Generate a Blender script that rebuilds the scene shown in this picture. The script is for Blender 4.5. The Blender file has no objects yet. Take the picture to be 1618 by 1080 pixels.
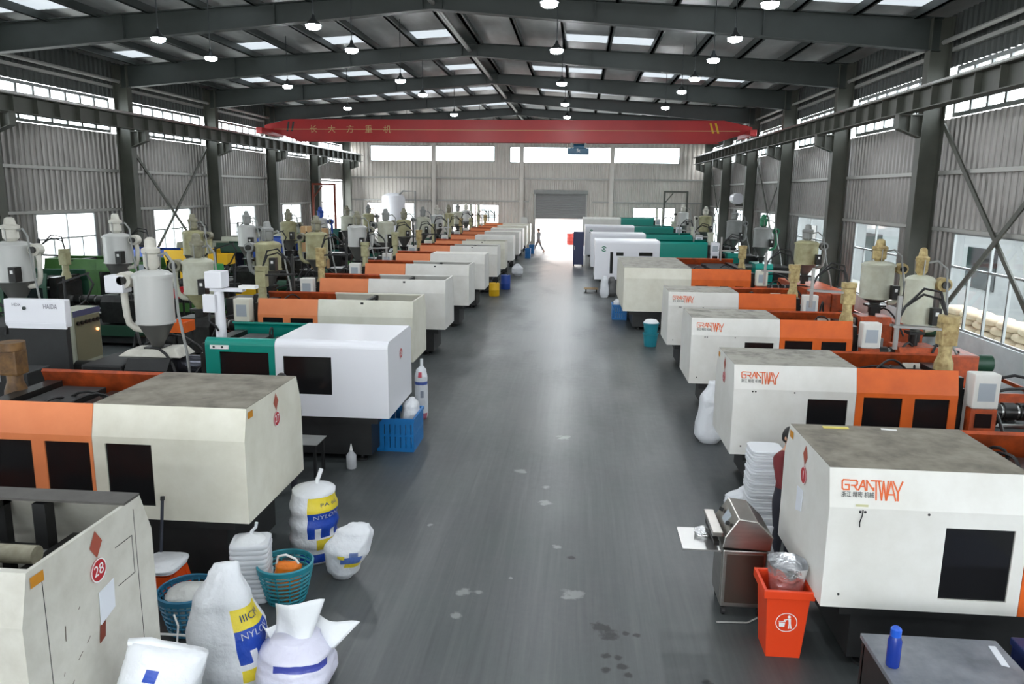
import bpy, bmesh, math, random
from mathutils import Vector, Matrix, noise as mnoise
random.seed(7)
PI = math.pi
scene = bpy.context.scene
COL = scene.collection

# ------------------------------------------------------------------ camera, world, exposure
cam_data = bpy.data.cameras.new('camera')
cam_data.sensor_width = 36.0
cam_data.lens = 36.0 * 1213.0 / 1618.0
cam_data.clip_end = 500.0
cam = bpy.data.objects.new('camera', cam_data)
COL.objects.link(cam)
CAM_RIGHT = ((0.996274, -0.027572, 0.081719), (0.085477, 0.189502, -0.978153), (0.011484, 0.981493, 0.191153))
cam.matrix_world = Matrix.Translation((0.0, 0.0, 4.1)) @ Matrix(CAM_RIGHT).to_4x4()
scene.camera = cam

world = bpy.data.worlds.new('overcast_sky')
scene.world = world
world.use_nodes = True
wbg = world.node_tree.nodes['Background']
wbg.inputs[0].default_value = (0.93, 0.97, 1.0, 1.0)
wbg.inputs[1].default_value = 9.0
LAMP_POWER = 185.0
scene.view_settings.view_transform = 'Standard'
scene.view_settings.look = 'None'
scene.view_settings.gamma = 1.0
scene.view_settings.use_curve_mapping = False
scene.view_settings.exposure = 0.12
scene.cycles.max_bounces = 7
scene.cycles.diffuse_bounces = 4
scene.cycles.glossy_bounces = 3
scene.cycles.transparent_max_bounces = 10
scene.cycles.sample_clamp_indirect = 6.0
scene.cycles.use_denoising = True


# ------------------------------------------------------------------ colours and materials
def S(r, g, b):
    def f(c):
        c /= 255.0
        return c / 12.92 if c <= 0.04045 else ((c + 0.055) / 1.055) ** 2.4
    return (f(r), f(g), f(b), 1.0)


MATS = {}


def mat(name, col, rough=0.5, metal=0.0, col2=None, scale=3.0, amount=0.5, detail=6.0, bump=0.0, bscale=20.0,
        stretch=(1, 1, 1), spec=0.5, lo=0.35, hi=0.7, emit=None, estr=0.0, alpha=None):
    if name in MATS:
        return MATS[name]
    m = bpy.data.materials.new(name)
    m.use_nodes = True
    nt = m.node_tree
    b = nt.nodes['Principled BSDF']
    b.inputs['Base Color'].default_value = col
    b.inputs['Roughness'].default_value = rough
    b.inputs['Metallic'].default_value = metal
    b.inputs['Specular IOR Level'].default_value = spec
    if emit:
        b.inputs['Emission Color'].default_value = emit
        b.inputs['Emission Strength'].default_value = estr
    if col2 or bump:
        geo = nt.nodes.new('ShaderNodeNewGeometry')
        mp = nt.nodes.new('ShaderNodeMapping')
        mp.inputs['Scale'].default_value = stretch
        nt.links.new(geo.outputs['Position'], mp.inputs['Vector'])
    if col2:
        n = nt.nodes.new('ShaderNodeTexNoise')
        n.inputs['Scale'].default_value = scale
        n.inputs['Detail'].default_value = detail
        n.inputs['Roughness'].default_value = 0.62
        nt.links.new(mp.outputs[0], n.inputs['Vector'])
        r = nt.nodes.new('ShaderNodeMapRange')
        r.inputs[1].default_value = lo
        r.inputs[2].default_value = hi
        r.inputs[4].default_value = amount
        nt.links.new(n.outputs['Fac'], r.inputs[0])
        mx = nt.nodes.new('ShaderNodeMix')
        mx.data_type = 'RGBA'
        mx.inputs[6].default_value = col
        mx.inputs[7].default_value = col2
        nt.links.new(r.outputs[0], mx.inputs[0])
        nt.links.new(mx.outputs[2], b.inputs['Base Color'])
    if bump:
        n2 = nt.nodes.new('ShaderNodeTexNoise')
        n2.inputs['Scale'].default_value = bscale
        n2.inputs['Detail'].default_value = 4.0
        nt.links.new(mp.outputs[0], n2.inputs['Vector'])
        bp = nt.nodes.new('ShaderNodeBump')
        bp.inputs['Strength'].default_value = bump
        bp.inputs['Distance'].default_value = 0.02
        nt.links.new(n2.outputs['Fac'], bp.inputs['Height'])
        nt.links.new(bp.outputs[0], b.inputs['Normal'])
    MATS[name] = m
    return m


WHITE = mat('white_paint', S(232, 231, 226), 0.38, col2=S(205, 202, 192), scale=2.2, amount=0.45)
CREAM = mat('cream_paint', S(232, 230, 216), 0.42, col2=S(206, 202, 182), scale=2.6, amount=0.5)
OLDWHITE = mat('worn_white_paint', S(214, 212, 202), 0.45, col2=S(176, 172, 158), scale=4.5, amount=0.5)
NEWWHITE = mat('new_white_paint', S(236, 237, 243), 0.28)
ORANGE = mat('orange_paint', S(232, 108, 38), 0.36, col2=S(196, 82, 28), scale=3.0, amount=0.5)
PALEORANGE = mat('reflection_lit_orange', S(238, 142, 90), 0.4, col2=S(220, 118, 68), scale=3.0, amount=0.4)  # left row's reflected light put into a paler orange
RUSTORANGE = mat('greasy_orange_paint', S(194, 82, 36), 0.45, col2=S(96, 44, 24), scale=5.0, amount=0.8)
TEAL = mat('teal_paint', S(0, 138, 124), 0.32)
DTEAL = mat('dark_teal_paint', S(10, 92, 84), 0.4)
GREEN = mat('green_paint', S(78, 128, 62), 0.45, col2=S(52, 84, 46), scale=3.0)
DGREEN = mat('dark_green_paint', S(28, 70, 50), 0.5)
YELLOW = mat('yellow_paint', S(226, 178, 18), 0.45)
BLUE = mat('blue_paint', S(36, 74, 160), 0.45)
DIRTYTOP = mat('dusty_grey_top', S(146, 140, 126), 0.7, col2=S(92, 86, 76), scale=3.2, amount=0.85, detail=9, lo=0.38, hi=0.68)
DIRTYTOP2 = mat('oily_pale_top', S(160, 157, 146), 0.62, col2=S(84, 82, 74), scale=4.0, amount=0.8, detail=9, lo=0.45, hi=0.7)
DARK = mat('dark_acrylic', (0.012, 0.012, 0.013, 1), 0.12, spec=0.45)
BLACK = mat('black_rubber', (0.012, 0.012, 0.013, 1), 0.55)
BED = mat('machine_bed_grey', (0.02, 0.021, 0.022, 1), 0.55, col2=(0.012, 0.012, 0.012, 1), scale=5.0, amount=0.8)
GREASE = mat('greasy_steel', (0.035, 0.035, 0.034, 1), 0.34, 0.4, col2=(0.01, 0.009, 0.008, 1), scale=6.0, amount=0.8)
STEEL = mat('bare_steel', (0.42, 0.42, 0.41, 1), 0.32, 0.9)
STAINLESS = mat('stainless_steel', (0.48, 0.46, 0.43, 1), 0.28, 1.0, col2=(0.3, 0.28, 0.26, 1), scale=3.0, stretch=(1, 1, 8), amount=0.5)
GREYPAINT = mat('grey_paint', S(150, 152, 150), 0.45, col2=S(120, 122, 118), scale=3.0)
BEIGE = mat('beige_grey_paint', S(176, 178, 160), 0.5, col2=S(140, 140, 120), scale=4.0)
HOPGREY = mat('hopper_blue_grey', S(200, 201, 198), 0.35)
HOPCREAM = mat('hopper_olive_cream', S(178, 176, 138), 0.45, col2=S(128, 118, 78), scale=4.0, amount=0.7)
HOPPALE = mat('hopper_pale_cream', S(202, 204, 188), 0.42, col2=S(168, 166, 140), scale=4.0, amount=0.6)
HOPCONE = mat('hopper_cone_grey', S(112, 112, 108), 0.4, 0.4)
OCHRE = mat('ochre_casting', S(204, 186, 132), 0.55, col2=S(128, 98, 52), scale=9.0, amount=0.9)
BROWNPOST = mat('oily_brown_casting', S(120, 88, 48), 0.5, col2=S(60, 40, 22), scale=8.0, amount=0.9)
COLUMN = mat('column_grey_green', S(82, 84, 76), 0.5, col2=S(60, 63, 57), scale=2.0)
RAFTER = mat('rafter_dark_green', S(56, 62, 60), 0.5, col2=S(44, 49, 47), scale=1.5)
GIRT = mat('galvanised_girt', S(168, 168, 164), 0.42, 0.4)
SHEET = mat('corrugated_sheet_grey', S(146, 143, 140), 0.36, 0.4, col2=S(112, 110, 107), scale=0.8, amount=0.6)
EAVE_SHADE = mat('shade_toned_eave_sheet', S(78, 82, 80), 0.5, 0.2, col2=S(62, 66, 64), scale=1.0)  # shade of the upper wall strip put into a darker sheet colour
SHEETB = mat('back_sheet_warm_grey', S(218, 213, 206), 0.45, 0.1, col2=S(188, 182, 174), scale=0.6, amount=0.6)
ROOF = mat('foil_roof_underside', S(196, 198, 198), 0.42, 0.15, col2=S(140, 142, 142), scale=1.2, amount=0.7, stretch=(1, 0.35, 1))
DADO = mat('whitewashed_dado', S(222, 230, 232), 0.7, col2=S(186, 194, 196), scale=2.0, amount=0.6)
FRAMEW = mat('window_aluminium', S(146, 150, 150), 0.4, 0.3)
RED = mat('crane_red', S(186, 38, 40), 0.4, col2=S(160, 30, 34), scale=0.8)
REDP = mat('sign_red', S(190, 34, 44), 0.4)
RUST = mat('red_brown_pipe', S(120, 52, 34), 0.6)
SCREEN = mat('panel_screen', S(176, 184, 192), 0.25)
PRINTW = mat('white_print', S(240, 240, 238), 0.5)
PRINTK = mat('dark_print', S(52, 60, 58), 0.5)
PRINTO = mat('orange_print', S(226, 106, 52), 0.5)
PRINTG = mat('green_print', S(30, 116, 92), 0.5)
PRINTGREY = mat('grey_print', S(140, 140, 150), 0.5)
GOLD = mat('gold_print', S(206, 176, 120), 0.5)
AMBER = mat('amber_sticker', S(206, 138, 28), 0.45)
PINKRED = mat('red_diamond_sticker', S(170, 84, 66), 0.5)
PAPER = mat('white_paper', S(226, 230, 238), 0.8)
PLASTIC = mat('white_plastic_film', S(232, 235, 238), 0.32, bump=0.5, bscale=14.0)
TRAYM = mat('white_plastic_tray', S(230, 233, 238), 0.35)
PRINTBLUE = S(24, 70, 176)
BLUECRATE = mat('blue_crate_plastic', S(18, 118, 190), 0.4)
TEALBASK = mat('teal_basket_plastic', S(40, 140, 156), 0.4)
BINORANGE = mat('bin_orange_red', S(232, 70, 28), 0.38)
STOOLO = mat('stool_orange', S(240, 86, 24), 0.35)
BAGORANGE = mat('orange_bag_film', S(246, 132, 32), 0.3, bump=0.6, bscale=18.0)
FOIL = mat('silver_foil', (0.86, 0.87, 0.89, 1), 0.26, 0.9, bump=1.0, bscale=16.0)
NAVY = mat('navy_plastic', S(30, 44, 92), 0.4)
COBALT = mat('cobalt_bottle', S(26, 56, 150), 0.25)
DARKTABLE = mat('dusty_dark_table', S(136, 140, 148), 0.45, col2=S(82, 86, 94), scale=2.6, amount=0.9)
SKIN = mat('skin', S(206, 158, 130), 0.55)
HAIR = mat('black_hair', (0.012, 0.011, 0.011, 1), 0.5)
MAROON = mat('maroon_sleeve', S(112, 40, 44), 0.8)
CLOTHG = mat('grey_cloth', S(168, 164, 166), 0.85)
CLOTHD = mat('dark_cloth', S(48, 48, 58), 0.85)
SACKTAN = mat('tan_sack', S(190, 174, 150), 0.85, col2=S(160, 142, 118), scale=3.0)
SHUTTER = mat('shutter_slat_grey', S(150, 150, 150), 0.45, 0.2)
GROUND = mat('outdoor_concrete', S(196, 194, 188), 0.8, col2=S(172, 170, 164), scale=0.6)
PINKWALL = mat('pale_pink_render', S(204, 184, 176), 0.85)
REDLED = mat('red_indicator', (0.6, 0.02, 0.01, 1), 0.4, emit=(1, 0.08, 0.03, 1), estr=3.0)
AMBERLED = mat('amber_indicator', (0.8, 0.3, 0.05, 1), 0.4, emit=(1, 0.45, 0.15, 1), estr=4.0)
LAMPGLOW = mat('lamp_diffuser', (1, 1, 1, 1), 0.4, emit=(0.93, 0.97, 1.0, 1), estr=LAMP_POWER)
LAMPCASE = mat('lamp_housing', S(70, 74, 76), 0.35, 0.6)


def glass_mat():
    m = bpy.data.materials.new('window_glass')
    m.use_nodes = True
    nt = m.node_tree
    nt.nodes.clear()
    out = nt.nodes.new('ShaderNodeOutputMaterial')
    tr = nt.nodes.new('ShaderNodeBsdfTransparent')
    tr.inputs[0].default_value = (0.88, 0.92, 0.93, 1)
    gl = nt.nodes.new('ShaderNodeBsdfGlossy')
    gl.inputs['Roughness'].default_value = 0.05
    lw = nt.nodes.new('ShaderNodeLayerWeight')
    lw.inputs[0].default_value = 0.12
    mx = nt.nodes.new('ShaderNodeMixShader')
    nt.links.new(lw.outputs['Facing'], mx.inputs[0])
    nt.links.new(tr.outputs[0], mx.inputs[1])
    nt.links.new(gl.outputs[0], mx.inputs[2])
    nt.links.new(mx.outputs[0], out.inputs[0])
    return m


GLASS = glass_mat()


def skylight_mat():
    m = bpy.data.materials.new('skylight_fibreglass')
    m.use_nodes = True
    nt = m.node_tree
    nt.nodes.clear()
    out = nt.nodes.new('ShaderNodeOutputMaterial')
    tl = nt.nodes.new('ShaderNodeBsdfTranslucent')
    tl.inputs[0].default_value = (0.075, 0.08, 0.084, 1)
    df = nt.nodes.new('ShaderNodeBsdfDiffuse')
    df.inputs[0].default_value = (0.5, 0.5, 0.5, 1)
    ad = nt.nodes.new('ShaderNodeAddShader')
    nt.links.new(tl.outputs[0], ad.inputs[0])
    nt.links.new(df.outputs[0], ad.inputs[1])
    nt.links.new(ad.outputs[0], out.inputs[0])
    return m


SKYLIGHT = skylight_mat()


def film_mat():
    m = bpy.data.materials.new('clear_film')
    m.use_nodes = True
    nt = m.node_tree
    b = nt.nodes['Principled BSDF']
    b.inputs['Base Color'].default_value = S(222, 226, 232)
    b.inputs['Roughness'].default_value = 0.25
    b.inputs['Alpha'].default_value = 0.62
    return m


FILM = film_mat()


def floor_mat():
    m = bpy.data.materials.new('worn_painted_concrete')
    m.use_nodes = True
    nt = m.node_tree
    b = nt.nodes['Principled BSDF']
    L = nt.links.new
    geo = nt.nodes.new('ShaderNodeNewGeometry')

    def noise(scale, detail, rough=0.6, st=(1, 1, 1), rot=0.0):
        mp = nt.nodes.new('ShaderNodeMapping')
        mp.inputs['Scale'].default_value = st
        mp.inputs['Rotation'].default_value = (0, 0, rot)
        L(geo.outputs['Position'], mp.inputs[0])
        n = nt.nodes.new('ShaderNodeTexNoise')
        n.inputs['Scale'].default_value = scale
        n.inputs['Detail'].default_value = detail
        n.inputs['Roughness'].default_value = rough
        L(mp.outputs[0], n.inputs['Vector'])
        return n.outputs['Fac']

    def rng(v, a, c, d, e):
        r = nt.nodes.new('ShaderNodeMapRange')
        r.inputs[1].default_value, r.inputs[2].default_value = a, c
        r.inputs[3].default_value, r.inputs[4].default_value = d, e
        L(v, r.inputs[0])
        return r.outputs[0]

    def mix(f, a, c):
        x = nt.nodes.new('ShaderNodeMix')
        x.data_type = 'RGBA'
        L(f, x.inputs[0])
        if isinstance(a, tuple):
            x.inputs[6].default_value = a
        else:
            L(a, x.inputs[6])
        x.inputs[7].default_value = c
        return x.outputs[2]
    c = mix(rng(noise(0.35, 3, 0.5), 0.3, 0.7, 0, 1), FLOOR_A, FLOOR_B)
    c = mix(rng(noise(14.0, 6, 0.7), 0.3, 0.75, 0, 0.5), c, FLOOR_C)
    c = mix(rng(noise(0.8, 3, 0.5), 0.4, 0.7, 0, 0.5), c, S(72, 84, 80))
    for (sc, rot, amt) in ((5.0, 0.02, 0.5), (4.0, 0.28, 0.3), (4.5, -0.2, 0.32), (3.2, 0.5, 0.22)):
        c = mix(rng(noise(sc, 4, 0.6, (2.6, 0.09, 1), rot), 0.5, 0.8, 0, amt), c, FLOOR_D)
        c = mix(rng(noise(sc * 1.3, 4, 0.6, (2.6, 0.07, 1), rot + 0.04), 0.55, 0.8, 0, amt), c, FLOOR_E)
    # wear patches: pale scuffs and dark oil spots with shapes of their own
    def spot(x, y, r, strength, colr, c):
        vm = nt.nodes.new('ShaderNodeVectorMath')
        vm.operation = 'DISTANCE'
        L(geo.outputs['Position'], vm.inputs[0])
        vm.inputs[1].default_value = (x, y, 0)
        a = nt.nodes.new('ShaderNodeMath')
        a.operation = 'ADD'
        L(vm.outputs['Value'], a.inputs[0])
        L(rng(noise(9.0, 3), 0.3, 0.7, -r * 0.5, r * 0.5), a.inputs[1])
        return mix(rng(a.outputs[0], r * 0.55, r, strength, 0), c, colr)
    for (x, y, r) in ((-0.35, 9.75, .1), (-0.36, 10.3, .07), (-0.75, 10.9, .1), (-1.08, 7.3, .09), (-0.93, 7.32, .05), (0.06, 7.38, .13), (-.14, 8.45, .06), (-.62, 7.65, .03), (-1.75, 8.9, .04), (-.15, 12.6, .12), (-1.1, 6.85, .06)):
        c = spot(x, y, r, 0.75, S(150, 154, 152), c)
    for (x, y, r) in ((0.33, 6.78, .1), (0.4, 6.68, .1), (0.36, 6.32, .06), (0.35, 6.1, .05), (0.55, 6.7, .04), (0.66, 6.68, .04), (0.46, 6.3, .05), (0.5, 6.18, .05), (0.54, 6.06, .05), (0.02, 8.2, .05), (1.2, 6.0, .06)):
        c = spot(x, y, r, 0.95, S(14, 15, 16), c)
    # traffic lane: paint polished by trolleys along the middle of the aisle, rougher towards the machines, whose shade is put into the colour
    sx = nt.nodes.new('ShaderNodeSeparateXYZ')
    L(geo.outputs['Position'], sx.inputs[0])
    def mth(op, a, v):
        q = nt.nodes.new('ShaderNodeMath'); q.operation = op
        L(a, q.inputs[0])
        if isinstance(v, float):
            q.inputs[1].default_value = v
        else:
            L(v, q.inputs[1])
        return q.outputs[0]
    off = mth('ADD', sx.outputs[0], 0.55)
    ab = mth('ABSOLUTE', off, 0.0)
    ab = mth('ADD', ab, rng(noise(0.6, 2, 0.5, (1, 0.35, 1)), 0.25, 0.75, -1.2, 1.2))
    lane = rng(ab, 0.3, 2.8, 1.0, 0.0)
    c = mix(rng(ab, 0.9, 2.8, 0.0, 0.6), c, FLOOR_E)
    L(c, b.inputs['Base Color'])
    rough = mth('ADD', rng(noise(6.0, 4, 0.6), 0.3, 0.7, 0.46, 0.52), mth('MULTIPLY', lane, -0.14))
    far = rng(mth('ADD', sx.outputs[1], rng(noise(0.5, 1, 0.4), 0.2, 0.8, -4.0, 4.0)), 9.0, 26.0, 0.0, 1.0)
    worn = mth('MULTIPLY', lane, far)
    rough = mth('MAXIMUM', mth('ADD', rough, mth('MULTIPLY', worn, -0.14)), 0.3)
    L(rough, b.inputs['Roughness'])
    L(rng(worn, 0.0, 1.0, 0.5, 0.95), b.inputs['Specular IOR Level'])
    c = mix(mth('MULTIPLY', worn, 0.5), c, FLOOR_D)  # far glare off door and windows put into the lane colour
    L(c, b.inputs['Base Color'])
    return m


FLOOR_A, FLOOR_B, FLOOR_C, FLOOR_D, FLOOR_E = S(80, 84, 86), S(92, 95, 96), S(68, 72, 73), S(106, 110, 109), S(56, 61, 62)
FLOORM = floor_mat()


# ------------------------------------------------------------------ mesh builder
class MB:
    def __init__(self):
        self.v, self.f = [], []

    def add(self, vs, fs):
        n = len(self.v)
        self.v += [tuple(p) for p in vs]
        self.f += [tuple(i + n for i in q) for q in fs]
        return self

    def box(self, x0, x1, y0, y1, z0, z1):
        if x0 > x1: x0, x1 = x1, x0
        if y0 > y1: y0, y1 = y1, y0
        if z0 > z1: z0, z1 = z1, z0
        vs = [(x0, y0, z0), (x1, y0, z0), (x1, y1, z0), (x0, y1, z0), (x0, y0, z1), (x1, y0, z1), (x1, y1, z1), (x0, y1, z1)]
        return self.add(vs, [(0, 3, 2, 1), (4, 5, 6, 7), (0, 1, 5, 4), (1, 2, 6, 5), (2, 3, 7, 6), (3, 0, 4, 7)])

    def hexa(self, p):   # 8 points: bottom ring then top ring
        return self.add(p, [(0, 3, 2, 1), (4, 5, 6, 7), (0, 1, 5, 4), (1, 2, 6, 5), (2, 3, 7, 6), (3, 0, 4, 7)])

    def bar(self, a, b, w, h=None, up=(0, 0, 1)):
        a, b = Vector(a), Vector(b)
        h = h or w
        d = (b - a).normalized()
        up = Vector(up)
        if abs(d.dot(up)) > 0.98:
            up = Vector((0, 1, 0))
        s = d.cross(up).normalized() * (w / 2)
        t = s.cross(d).normalized() * (h / 2)
        p = [a - s - t, a + s - t, a + s + t, a - s + t, b - s - t, b + s - t, b + s + t, b - s + t]
        return self.add(p, [(0, 1, 2, 3), (4, 7, 6, 5), (0, 4, 5, 1), (1, 5, 6, 2), (2, 6, 7, 3), (3, 7, 4, 0)])

    def cyl(self, a, b, r, n=14, r2=None):
        a, b = Vector(a), Vector(b)
        r2 = r if r2 is None else r2
        d = (b - a).normalized()
        up = Vector((0, 0, 1)) if abs(d.z) < 0.95 else Vector((1, 0, 0))
        s = d.cross(up).normalized()
        t = s.cross(d)
        vs = []
        for k in range(n):
            c = s * math.cos(2 * PI * k / n) + t * math.sin(2 * PI * k / n)
            vs += [a + c * r, b + c * r2]
        fs = [(2 * k, 2 * ((k + 1) % n), 2 * ((k + 1) % n) + 1, 2 * k + 1) for k in range(n)]
        fs += [tuple(2 * k for k in range(n))[::-1], tuple(2 * k + 1 for k in range(n))]
        return self.add(vs, fs)

    def lathe(self, prof, cx=0, cy=0, n=20, close=True):
        vs, fs = [], []
        m = len(prof)
        for k in range(n):
            a = 2 * PI * k / n
            for (r, z) in prof:
                vs.append((cx + r * math.cos(a), cy + r * math.sin(a), z))
        for k in range(n):
            k2 = (k + 1) % n
            for j in range(m - 1):
                fs.append((k * m + j, k2 * m + j, k2 * m + j + 1, k * m + j + 1))
        if close:
            fs.append(tuple(k * m for k in range(n))[::-1])
            fs.append(tuple(k * m + m - 1 for k in range(n)))
        return self.add(vs, fs)

    def tube(self, path, r, n=7):
        path = [Vector(p) for p in path]
        vs, fs = [], []
        prev = None
        for i, p in enumerate(path):
            d = (path[min(i + 1, len(path) - 1)] - path[max(i - 1, 0)]).normalized()
            if prev is None:
                up = Vector((0, 0, 1)) if abs(d.z) < 0.9 else Vector((1, 0, 0))
                s = d.cross(up).normalized()
            else:
                s = (prev - d * prev.dot(d)).normalized()
            prev = s
            t = d.cross(s)
            for k in range(n):
                a = 2 * PI * k / n
                vs.append(p + (s * math.cos(a) + t * math.sin(a)) * r)
        for i in range(len(path) - 1):
            for k in range(n):
                k2 = (k + 1) % n
                fs.append((i * n + k, i * n + k2, (i + 1) * n + k2, (i + 1) * n + k))
        fs.append(tuple(range(n))[::-1])
        fs.append(tuple((len(path) - 1) * n + k for k in range(n)))
        return self.add(vs, fs)

    def prism_x(self, prof, x0, x1):     # prof: list of (y,z)
        n = len(prof)
        vs = [(x0, y, z) for y, z in prof] + [(x1, y, z) for y, z in prof]
        fs = [(i, (i + 1) % n, (i + 1) % n + n, i + n) for i in range(n)]
        fs += [tuple(range(n))[::-1], tuple(range(n, 2 * n))]
        return self.add(vs, fs)

    def prism_y(self, prof, y0, y1):     # prof: list of (x,z)
        n = len(prof)
        vs = [(x, y0, z) for x, z in prof] + [(x, y1, z) for x, z in prof]
        fs = [(i, (i + 1) % n, (i + 1) % n + n, i + n) for i in range(n)]
        fs += [tuple(range(n))[::-1], tuple(range(n, 2 * n))]
        return self.add(vs, fs)

    def mesh(self, name, m, smooth=False, bevel=0.0, fix=True):
        me = bpy.data.meshes.new(name)
        me.from_pydata([tuple(p) for p in self.v], [], self.f)
        if fix or bevel:
            bm = bmesh.new()
            bm.from_mesh(me)
            if bevel:
                es = [e for e in bm.edges if len(e.link_faces) == 2 and e.calc_face_angle(0) > 0.5]
                bmesh.ops.bevel(bm, geom=es, offset=bevel, segments=2, profile=0.6, affect='EDGES')
            bmesh.ops.recalc_face_normals(bm, faces=bm.faces)
            bm.to_mesh(me)
            bm.free()
        me.materials.append(m)
        if smooth:
            for p in me.polygons:
                p.use_smooth = True
            try:
                me.set_sharp_from_angle(angle=0.7)
            except Exception:
                pass
        return me

    def build(self, name, m, parent=None, smooth=False, bevel=0.0, fix=True):
        return link(name, self.mesh(name, m, smooth, bevel, fix), parent)


CACHE = {}


def link(name, data, parent=None, loc=None, rot=None):
    o = bpy.data.objects.new(name, data)
    COL.objects.link(o)
    if parent:
        o.parent = parent
    if loc:
        o.location = loc
    if rot:
        o.rotation_euler = rot
    return o


def tag(o, label, cat, group=None, kind=None):
    o['label'] = label
    o['category'] = cat
    if group:
        o['group'] = group
    if kind:
        o['kind'] = kind
    return o


def thing(name, label, cat, loc=(0, 0, 0), rz=0.0, group=None, kind=None):
    o = bpy.data.objects.new(name, None)
    COL.objects.link(o)
    o.empty_display_size = 0.1
    o.location = loc
    o.rotation_euler = (0, 0, rz)
    return tag(o, label, cat, group, kind)


def cached(key, name, parent, fn, loc=None, rot=None):
    if key not in CACHE:
        CACHE[key] = fn()
    return link(name, CACHE[key], parent, loc, rot)


def text_mesh(txt, size, m, extrude=0.001, squash=1.0):
    key = ('txt', txt, size, m.name, squash)
    if key in CACHE:
        return CACHE[key]
    cu = bpy.data.curves.new('lettering', 'FONT')
    cu.body = txt
    cu.size = size
    cu.extrude = extrude
    cu.resolution_u = 3
    cu.align_x = 'CENTER'
    cu.align_y = 'CENTER'
    to = bpy.data.objects.new('lettering_tmp', cu)
    COL.objects.link(to)
    dg = bpy.context.evaluated_depsgraph_get()
    me = bpy.data.meshes.new_from_object(to.evaluated_get(dg))
    bpy.data.objects.remove(to)
    if squash != 1.0:
        for v in me.vertices:
            v.co.x *= squash
    me.materials.clear()
    me.materials.append(m)
    CACHE[key] = me
    return me


FRONT = (PI / 2, 0, 0)
END_R = (PI / 2, 0, -PI / 2)    # faces -x, for machines right of the aisle
END_L = (PI / 2, 0, PI / 2)     # faces +x, for machines left of the aisle


def slab(mb, a0, a1, b0, b1, holes, place, t):
    """rectangle a0..a1 x b0..b1 with rectangular holes, thickness t; place(a,b,c) gives the 3D point"""
    A = sorted(set([a0, a1] + [h for q in holes for h in q[:2]]))
    B = sorted(set([b0, b1] + [h for q in holes for h in q[2:]]))
    for i in range(len(A) - 1):
        for j in range(len(B) - 1):
            ca, cb = (A[i] + A[i + 1]) / 2, (B[j] + B[j + 1]) / 2
            if any(h[0] < ca < h[1] and h[2] < cb < h[3] for h in holes):
                continue
            p = [place(A[i], B[j], 0), place(A[i + 1], B[j], 0), place(A[i + 1], B[j], t), place(A[i], B[j], t),
                 place(A[i], B[j + 1], 0), place(A[i + 1], B[j + 1], 0), place(A[i + 1], B[j + 1], t), place(A[i], B[j + 1], t)]
            mb.hexa(p)
    return mb

# ------------------------------------------------------------------ the hall
XL, XR, YF, YB = -17.4, 9.4, -14.0, 58.0
CXL, CXR, RIDGE = -17.0, 9.0, -4.0
FRAMES = [-6.6, 0.4, 7.4, 14.4, 21.4, 28.4, 35.4, 42.4, 49.4, 56.4]
STRUCT = 'structure'


def roof_z(x):
    return 9.45 - 0.058 * abs(x - RIDGE)


fl = MB()
fl.box(XL - 0.3, XR + 0.3, YF - 0.3, YB + 0.2, -0.2, 0.0)
tag(fl.build('floor', FLOORM), 'dark grey scuffed painted concrete floor of the hall', 'floor', kind=STRUCT)
gd = MB()
gd.box(-90, 90, YB + 0.2, 130, -0.25, -0.02)
gd.box(-90, XL - 0.3, -60, YB + 0.2, -0.25, -0.02)
gd.box(XR + 0.3, 90, -60, YB + 0.2, -0.25, -0.02)
gd.box(XL - 0.3, XR + 0.3, -60, YF - 0.3, -0.25, -0.02)
tag(gd.build('ground', GROUND), 'pale concrete yard outside the hall', 'ground', kind=STRUCT)


def corrugated(mb, a0, a1, z0, z1, place, pitch=0.27, depth=0.06):
    n = max(1, round((a1 - a0) / pitch))
    p = (a1 - a0) / n
    pts = []
    for k in range(n):
        a = a0 + k * p
        pts += [(a, 0), (a + p * 0.38, 0), (a + p * 0.5, depth), (a + p * 0.88, depth)]
    pts.append((a1, 0))
    vs, fs = [], []
    for a, d in pts:
        vs += [place(a, z0, d), place(a, z1, d)]
    for i in range(len(pts) - 1):
        fs.append((2 * i, 2 * i + 2, 2 * i + 3, 2 * i + 1))
    return mb.add(vs, fs)


WIN_N = [0]


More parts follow.
